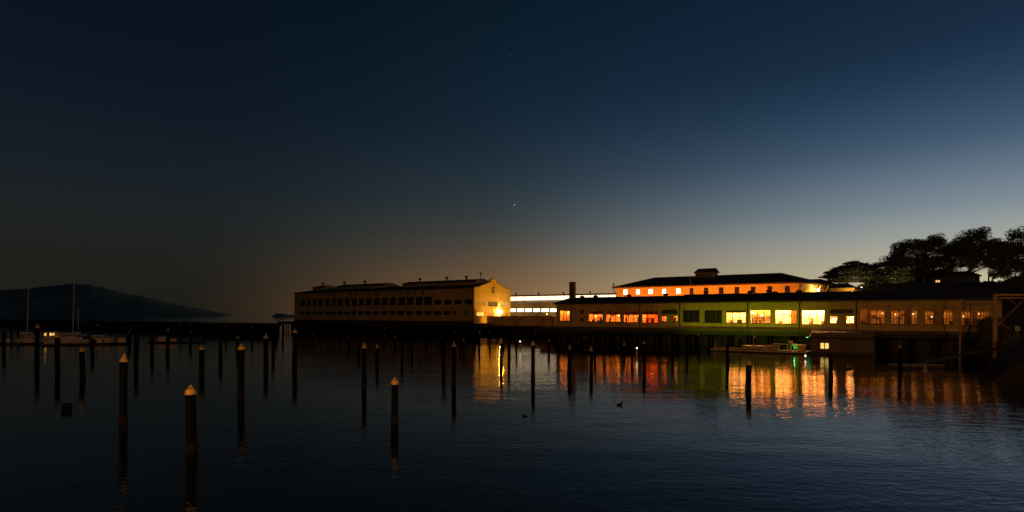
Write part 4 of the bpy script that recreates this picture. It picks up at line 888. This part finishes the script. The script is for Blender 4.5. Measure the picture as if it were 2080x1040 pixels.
# spar buoy and ducks
X, Y = wat(1879, 753); e = empty("spar_buoy", (X, Y, 0)); MB().lathe([(.1, -.5), (.32, -.1), (.34, .1), (.14, .18)], n=14).build("float", M_cap, e); MB().lathe([(.13, .18), (.12, .8), (.05, 1.0)], n=12).build("spar", M_cap, e); tag(e, "pale spar buoy floating alone near the gangway", "buoy")
def duck(px, yw, rz, s, label):
    X, Y = wat(px, yw); secs = [(-.25, .012, .09), (-.2, .07, .075), (-.1, .12, .06), (.02, .14, .05), (.11, .12, .06), (.17, .06, .10)]
    n = 12; rings = [[(x, r*math.cos(2*math.pi*k/n), z+r*.8*math.sin(2*math.pi*k/n)) for k in range(n)] for x, r, z in secs]
    for c, r, tilt in (((.18, 0, .16), .05, .9), ((.19, 0, .2), .05, .6), ((.215, 0, .235), .06, .1), ((.26, 0, .235), .045, 0), ((.29, 0, .225), .015, 0), ((.33, 0, .22), .008, 0)):
        rings.append([(c[0]-tilt*r*math.sin(2*math.pi*k/n), r*math.cos(2*math.pi*k/n), c[2]+(1-tilt*.5)*r*math.sin(2*math.pi*k/n)) for k in range(n)])
    o = MB().loft(rings).build("duck", mat("feathers_dark", (.006, .006, .006), .9, spec=.05), None, (X, Y, -.02), True); o.rotation_euler = (0, 0, rz); o.scale = (s,)*3; tag(o, label, "duck")
duck(1258.5, 823, .4, 1.15, "dark duck afloat below the orange reflections"); duck(1066, 846, 3.3, .8, "small dark duck left of the capped piling's reflection")

# ---------------------------------------------------------------- right foreground: shore, gangway trestle, pole, sign
def noise2(x, y, s=0): return math.sin(x*.31+s)*math.cos(y*.27+1.3*s)+.5*math.sin(x*.83+y*.61+s)+.3*math.sin(x*1.9-y*1.6+s)
def build_shore():
    mb = MB(); nx, ny = 40, 40; P = []
    for j in range(ny+1):
        Y = 40+j*70/ny; row = []
        for i in range(nx+1):
            s = i/nx; edge = gx(1985, Y)+(.0)+noise2(Y, 3)*.8 if Y > 62 else gx(2120, Y)
            X = edge+s*60; h = -.8+min(6.6, (s*60)*.62)+(noise2(X*2.2, Y*2.2)*.28 if s > 0 else 0)
            row.append((X, Y, h))
        P.append(row)
    for j in range(ny):
        for i in range(nx): mb.poly([P[j][i], P[j][i+1], P[j+1][i+1], P[j+1][i]])
    return struct(mb.build("shore_bank", M_rock))
build_shore()
def build_trestle():
    Y = 87; e = empty("gangway_trestle", (gx(2021, Y), Y, 0)); pz = lambda y: gz(y, Y); px = lambda x: gx(x, Y)-gx(2021, Y)
    MB().box(-.18, .18, -.18, .18, -2, pz(598)).build("post", M_rust, e); MB().box(px(2110), px(2110)+.36, -.18, .18, -1, pz(598)).build("post", M_rust, e)
    MB().box(.183, px(2130), -.14, .14, pz(601), pz(597)).build("beam", M_rust, e); MB().box(.183, px(2130), -.1, .1, pz(606.5), pz(604)).build("beam", M_rust, e)
    for a, b, c, d in ((2024, 661, 2085, 601), (2003, 642, 2053, 670), (2022, 736, 2085, 690), (2046, 607, 2060, 618)): MB().tube((px(a), -.25, pz(b)), (px(c), -.25, pz(d)), .045, n=6).build("brace", M_rust, e)
    MB().tube((0, 0, pz(612)), (px(1985), 4, pz(610)), .05, n=6).build("tie_rod", M_rust, e)
    tag(e, "tall rusty trestle frame with cross braces at the right edge", "trestle")
    Y2 = 96; tag(MB().tube((gx(1949, Y2), Y2, -2), (gx(1951.5, Y2), Y2, gz(610, Y2)), .17, .13, 10).tube((gx(1951.5, Y2), Y2, gz(610, Y2)), (gx(1951.5, Y2), Y2, gz(609, Y2)), .2, .2, 10).build("leaning_pole", M_rust), "slim rusty pole standing before the rightmost windows of the low shed", "pole")
    # gangway ramp
    a, b = Vector(at(1868, 752, 80)), Vector(at(2040, 703, 88)); a.z = .6; e = empty("gangway", a); d = b-a
    n = Vector((-d.y, d.x, 0)).normalized()*.7; P = lambda t, s, h: tuple(d*t+n*s+Vector((0, 0, h)))
    MB().hexa([P(0, -1, -.12), P(1, -1, -.12), P(1, 1, -.12), P(0, 1, -.12), P(0, -1, 0), P(1, -1, 0), P(1, 1, 0), P(0, 1, 0)]).build("walkway", mat("gangway_metal", (.07, .065, .06), .6, .3), e)
    for s in (-1, 1):
        m = MB(); m.tube(P(0, s, 1.0), P(1, s, 1.0), .035, n=6); m.tube(P(0, s, .5), P(1, s, .5), .02, n=5)
        for k in range(11): m.tube(P(k/10, s, 0), P(k/10, s, 1.0), .025, n=5)
        m.build("handrail", mat("gangway_metal", (.07, .065, .06), .6, .3), e)
    tag(e, "sloping gangway with handrails running down to the water at right", "gangway")
    Xf, Yf = a.x-2.5, a.y-1; e = empty("landing_float", (Xf, Yf, 0), .2); MB().box(-1.5, 5, -1.2, 1.6, -.4, .4).build("float", M_conc, e); MB().box(-1.55, 5.05, -1.25, 1.65, .404, .5).build("plank_deck", mat("dock_planks", (.26, .22, .17)), e); tag(e, "low dark landing float at the foot of the gangway", "float")
    Y = 88; e = empty("notice_sign", at(2067, 667, Y)); m = MB(); w = 4.6*Y/F; h = 4.6*Y/F
    MB().box(-w, w, -.03, .03, -h, h).build("board", M_paint, e); s = MB()
    for q in (-.55, -.1, .35): s.box(q*w, q*w+.09, -.04, -.032, -h*.8, h*.8)
    s.build("stripe", M_black, e); MB().tube((0, .06, -h-1.6), (0, .06, h), .05).build("post", M_metal, e); tag(e, "small white board with dark stripes on the bank behind the trestle", "sign")
build_trestle()

# ---------------------------------------------------------------- hillside, house and trees
def build_hill():
    mb = MB(); P = []; y0 = 24
    xa, xb = FB.x(1742, 60), FB.x(1742, 60)+260
    for j in range(31):
        row = []
        for i in range(41):
            x = xa-30+(xb-xa+30)*i/40; y = y0+j*8.0; t = min(1, max(0, (y-y0-6)/34)); u = min(1, max(0, (x-xa+30)/32)); s = t*t*(3-2*t)*u
            row.append(FB.w(x, y, -.1+12.1*s+noise2(x*.5, y*.5)*.3*s))
        P.append(row)
    for j in range(30):
        for i in range(40): mb.poly([P[j][i], P[j][i+1], P[j+1][i+1], P[j+1][i]])
    struct(mb.build("hillside", M_soil))
build_hill()
def build_house():
    f = Fr(1888, 240, 0); b = f.x(1990); zb = 13; z1 = gz(563, 240); z2 = gz(553, 243); t = empty("hill_house", f.o, ROT)
    r = [(f.x(1900), f.x(1909.5), gz(580, 239), gz(569, 239)), (f.x(1972), f.x(1977), gz(580, 226), gz(571, 226))]
    mb = MB(); wall(mb, front, 0, b, zb, z1, r, .2); mb.poly([(b, 0, zb), (b, 9, zb), (b, 9, z1), (b, 0, z1)]); mb.poly([(0, 0, zb), (0, 9, zb), (0, 9, z1), (0, 0, z1)]); mb.build("wall", mat("house_siding", (.06, .05, .04), .85), t)
    for q in r: window(t, front, q, 2, 2, emit("house_window", (1, .52, .16), 1.3, .3, .8), M_frame, 0, bar=.22)
    MB().poly([(-.8, -.8, z1), (b+.8, -.8, z1), (b-3, 4.5, z2), (3, 4.5, z2)]).poly([(-.8, 9.8, z1), (b+.8, 9.8, z1), (b-3, 4.5, z2), (3, 4.5, z2)]).poly([(-.8, -.8, z1), (-.8, 9.8, z1), (3, 4.5, z2)]).poly([(b+.8, -.8, z1), (b+.8, 9.8, z1), (b-3, 4.5, z2)]).build("roof", M_roof, t)
    tag(t, "dark house under the trees with two small amber windows", "house")
build_house()
def tree(name, Y, tx, by, ells, ncl, per, label, flat=.55, ls=.5, cr=2.0, m=M_leaf, seed=1, trunks=1, tr=.5, spread=18):
    rr = random.Random(seed); g = (gx(tx, Y), Y, gz(by, Y)-1.5); e = empty(name, g)
    cl = []
    areas = [q[2]*q[3] for q in ells]; tot = sum(areas)
    for q, ar in zip(ells, areas):
        for _ in range(max(4, int(ncl*2.5*ar/tot))):
            while True:
                a, b = rr.uniform(-1, 1), rr.uniform(-1, 1)
                if .03 < a*a+b*b < 1: break
            ryw = min(q[2]*Y/F, spread*.45)
            c = rr.uniform(-1, 1)*math.sqrt(max(0, 1-a*a-b*b*.6))*ryw
            p = Vector(at(q[0]+a*q[2], q[1]+b*q[3], Y))-Vector(g); p.y += c; cl.append(p)
    tm = MB(); top = max(p.z for p in cl); forks = []
    for k in range(trunks):
        off = Vector((rr.uniform(-.6, .6)*k*1.6, rr.uniform(-.5, .5)*k, 0)); h = top*rr.uniform(.30, .42); ft = off+Vector((rr.uniform(-1.2, 1.2), rr.uniform(-.8, .8), h)); r0 = tr*(1-.15*k)
        md = off*.6+ft*.5+Vector((rr.uniform(-.3, .3), 0, 0)); md.z = h*.5
        tm.tube(off+Vector((0, 0, -1)), off+Vector((0, 0, .3)), r0*1.5, r0*1.1, 8); tm.tube(off+Vector((0, 0, .3)), md, r0*1.1, r0*.85, 8); tm.tube(md, ft, r0*.85, r0*.7, 8); forks.append((ft, r0*.7))
    for p in cl:
        ft, r0 = min(forks, key=lambda q: (q[0]-p).length+rr.uniform(0, 3)); mid = ft.lerp(p, .5)+Vector((rr.uniform(-.7, .7), rr.uniform(-.7, .7), -abs((p-ft).length)*.07)); rb = r0*rr.uniform(.26, .42)
        tm.tube(ft, mid, rb, rb*.6, 5, False); tm.tube(mid, p, rb*.6, rb*.18, 5, False)
        for _ in range(2): q = p+Vector((rr.gauss(0, 1), rr.gauss(0, 1), rr.gauss(0, .6)))*cr*.6; tm.tube(mid.lerp(p, .7), q, rb*.3, .03, 4, False)
    tm.build("trunk", M_bark, e)
    lm = MB()
    for p in cl:
        c = cr*rr.uniform(.6, 1.2); k = rr.uniform(.7, 1.1)
        for _ in range(int(per*1.7*rr.uniform(.7, 1.2))):
            while True:
                v = Vector((rr.uniform(-1, 1), rr.uniform(-1, 1), rr.uniform(-1, 1)))
                if v.length < 1: break
            v = v*(v.length**-.25 if v.length > .05 else 1)
            q = p+Vector((v.x*c*1.25, v.y*c*1.25, v.z*c*flat*k)); s = ls*rr.uniform(.7, 1.6)
            a = Vector((rr.gauss(0, 1), rr.gauss(0, 1), rr.gauss(0, .7))).normalized(); b = a.cross(Vector((rr.gauss(0, 1), rr.gauss(0, 1), rr.gauss(0, 1)))).normalized()
            lm.poly([q-a*s*.5, q+b*s*.28, q+a*s*.6, q-b*s*.28])
    lm.build("crown", m, e)
    tag(e, label, "tree"); return e
tree("cypress_tree", 225, 1725, 592, [(1730, 557, 46, 15), (1738, 543, 28, 9), (1736, 537, 13, 5), (1702, 565, 18, 8), (1765, 560, 16, 10)], 46, 95, "flat-topped spreading cypress, leftmost tree above the low shed", .3, .55, 2.3, M_leaf2, 11, 2, .55)
tree("cypress_tree", 236, 1796, 592, [(1802, 545, 40, 14), (1788, 572, 32, 16), (1825, 560, 24, 22)], 46, 95, "dark bushy cypress just right of the flat-topped one", .45, .55, 2.2, M_leaf2, 12, 2, .5)
tree("eucalyptus_tree", 242, 1828, 592, [(1848, 513, 34, 22), (1822, 530, 20, 14), (1858, 540, 30, 16)], 40, 90, "eucalyptus with a rounded leaning crown left of the house", .9, .5, 2.2, M_leaf, 13, 1, .45)
tree("eucalyptus_tree", 246, 1882, 592, [(1896, 512, 32, 26), (1904, 487, 13, 9), (1880, 540, 24, 14)], 42, 90, "tall eucalyptus with a tufted top standing at the house's left end", .9, .5, 2.1, M_leaf, 14, 2, .45)
tree("eucalyptus_tree", 250, 1928, 592, [(1940, 520, 34, 24), (1948, 497, 20, 12)], 34, 90, "eucalyptus filling the crown gap above the house", .9, .5, 2.1, M_leaf, 15, 2, .42)
tree("eucalyptus_tree", 240, 1968, 592, [(1984, 492, 38, 24), (2002, 515, 42, 22), (1960, 512, 18, 14)], 54, 90, "largest eucalyptus with a broad domed crown", .9, .5, 2.2, M_leaf, 16, 3, .5)
tree("eucalyptus_tree", 236, 2014, 592, [(2034, 520, 30, 26), (2045, 545, 24, 16)], 34, 90, "eucalyptus with thin spreading stems right of the largest one", .9, .5, 2.1, M_leaf, 17, 3, .4)
tree("eucalyptus_tree", 215, 2082, 592, [(2092, 490, 34, 28), (2082, 525, 24, 26), (2120, 520, 40, 40)], 50, 90, "eucalyptus cut off by the right edge of the photograph", .9, .5, 2.2, M_leaf, 18, 2, .5)
tree("round_tree", 150, 2075, 612, [(2074, 584, 36, 20), (2100, 578, 30, 24), (2050, 598, 22, 12)], 44, 130, "dense dark round tree behind the trestle at the right edge", .8, .36, 1.5, M_leaf2, 19, 1, .35, 8)
for k, (px, py, rx, ry, Y, lb) in enumerate(((1872, 570, 22, 20, 258, "dark understorey tree behind the left end of the hill house"), (1915, 566, 26, 20, 262, "dark understorey tree behind the middle of the hill house"), (1955, 570, 24, 18, 258, "dark understorey tree behind the right end of the hill house"), (1825, 575, 22, 16, 250, "dark understorey tree between the cypresses and the house"))):
    tree("understorey_tree", Y, px, py+22, [(px, py, rx, ry)], 26, 110, lb, .7, .6, 1.9, M_leaf2, 60+k, 1, .2, 8)
for k, (px, py, rx, ry, Y, lb) in enumerate(((1762, 588, 22, 8, 224, "dark shrub at the foot of the flat-topped cypress"), (1850, 586, 26, 8, 226, "dark shrub left of the hill house"), (1935, 588, 28, 7, 224, "dark shrub before the hill house"), (2012, 584, 26, 10, 215, "dark shrub under the thin-stemmed eucalyptus"))):
    tree("shrub", Y, px, py+10, [(px, py, rx, ry)], 16, 110, lb, .6, .45, 1.6, M_leaf2, 30+k, 1, .14, 8)
for k, (px, py, rx, ry, Y, lb) in enumerate(((2040, 690, 34, 26, 92, "dark bush on the bank behind the trestle post"), (2012, 668, 14, 20, 97, "dark bush hiding the right end of the low shed"), (2075, 705, 30, 22, 84, "dark bush at the right edge below the sign"))):
    tree("bank_bush", Y, px, py+24, [(px, py, rx, ry)], 26, 150, lb, .75, .22, .8, M_leaf2, 40+k, 1, .1, 5)

# ---------------------------------------------------------------- promenade behind the camera with its street lamps
struct(MB().box(-160, 160, -60, -1.2, -3, CH-1.75).build("promenade", M_conc))
for X, Yy, pw, lb in ((-26, -7, 38000, "street lamp on the promenade behind the viewer, left"), (24, -9, 34000, "street lamp on the promenade behind the viewer, right")):
    e = empty("street_lamp", (X, Yy, CH-1.75)); MB().lathe([(.2, 0), (.12, .6), (.08, 8)], n=10).tube((0, 0, 8), (0, 1.4, 8.3), .05).build("post", M_trim, e); MB().box(-.2, .2, 1.2, 1.9, 8.2, 8.4).build("head", M_trim, e); MB().box(-.16, .16, 1.25, 1.85, 8.14, 8.197).build("lens", emit("street_lens", (1, .5, .12), 60), e)
    light('POINT', (0, 1.55, 7.6), (1, .40, .07), pw, e, .25); tag(e, lb, "lamp")

# ---------------------------------------------------------------- first stars
for px, py, r, lb in ((1045, 416, 3.6, "brightest star, above the gap between the sheds"), (738, 445, 2.2, "faint star above the lettered shed"), (1037, 112, 2.0, "faint star high in the middle of the sky")):
    tag(MB().lathe([(.1, -r), (r*.7, -r*.7), (r, 0), (r*.7, r*.7), (.1, r)], n=8).build("star", emit("starlight_%d" % px, (.9, .95, 1), 1.6 if r > 3 else .35), None, at(px, py, 8000)), lb, "star")

# park lamp under the trees, plus two unseen ones added to light trunks
for px, py, Y, pw, lb in ((1838.5, 582.5, 226, 700, "tiny white park lamp under the trees left of the hill house"), (1992, 576, 222, 60, "added unseen lamp among the stems right of the hill house"), (1750, 584, 214, 500, "added unseen lamp beside the trunks of the flat-topped cypress")):
    g = at(px, py, Y); e = empty("park_and_fill_lamp", (g[0], g[1], g[2]-3.2)); MB().lathe([(.14, -1.5), (.08, .3), (.05, 3.0)], n=8).build("post", M_trim, e); MB().lathe([(.05, 3.0), (.2, 3.1), (.22, 3.25), (.1, 3.4)], n=10).build("globe", emit("park_and_fill_globe", (1, .85, .6), 5), e)
    light('POINT', (0, 0, 3.8), (1, .72, .3), pw*2, e, .2); tag(e, lb, "lamp")
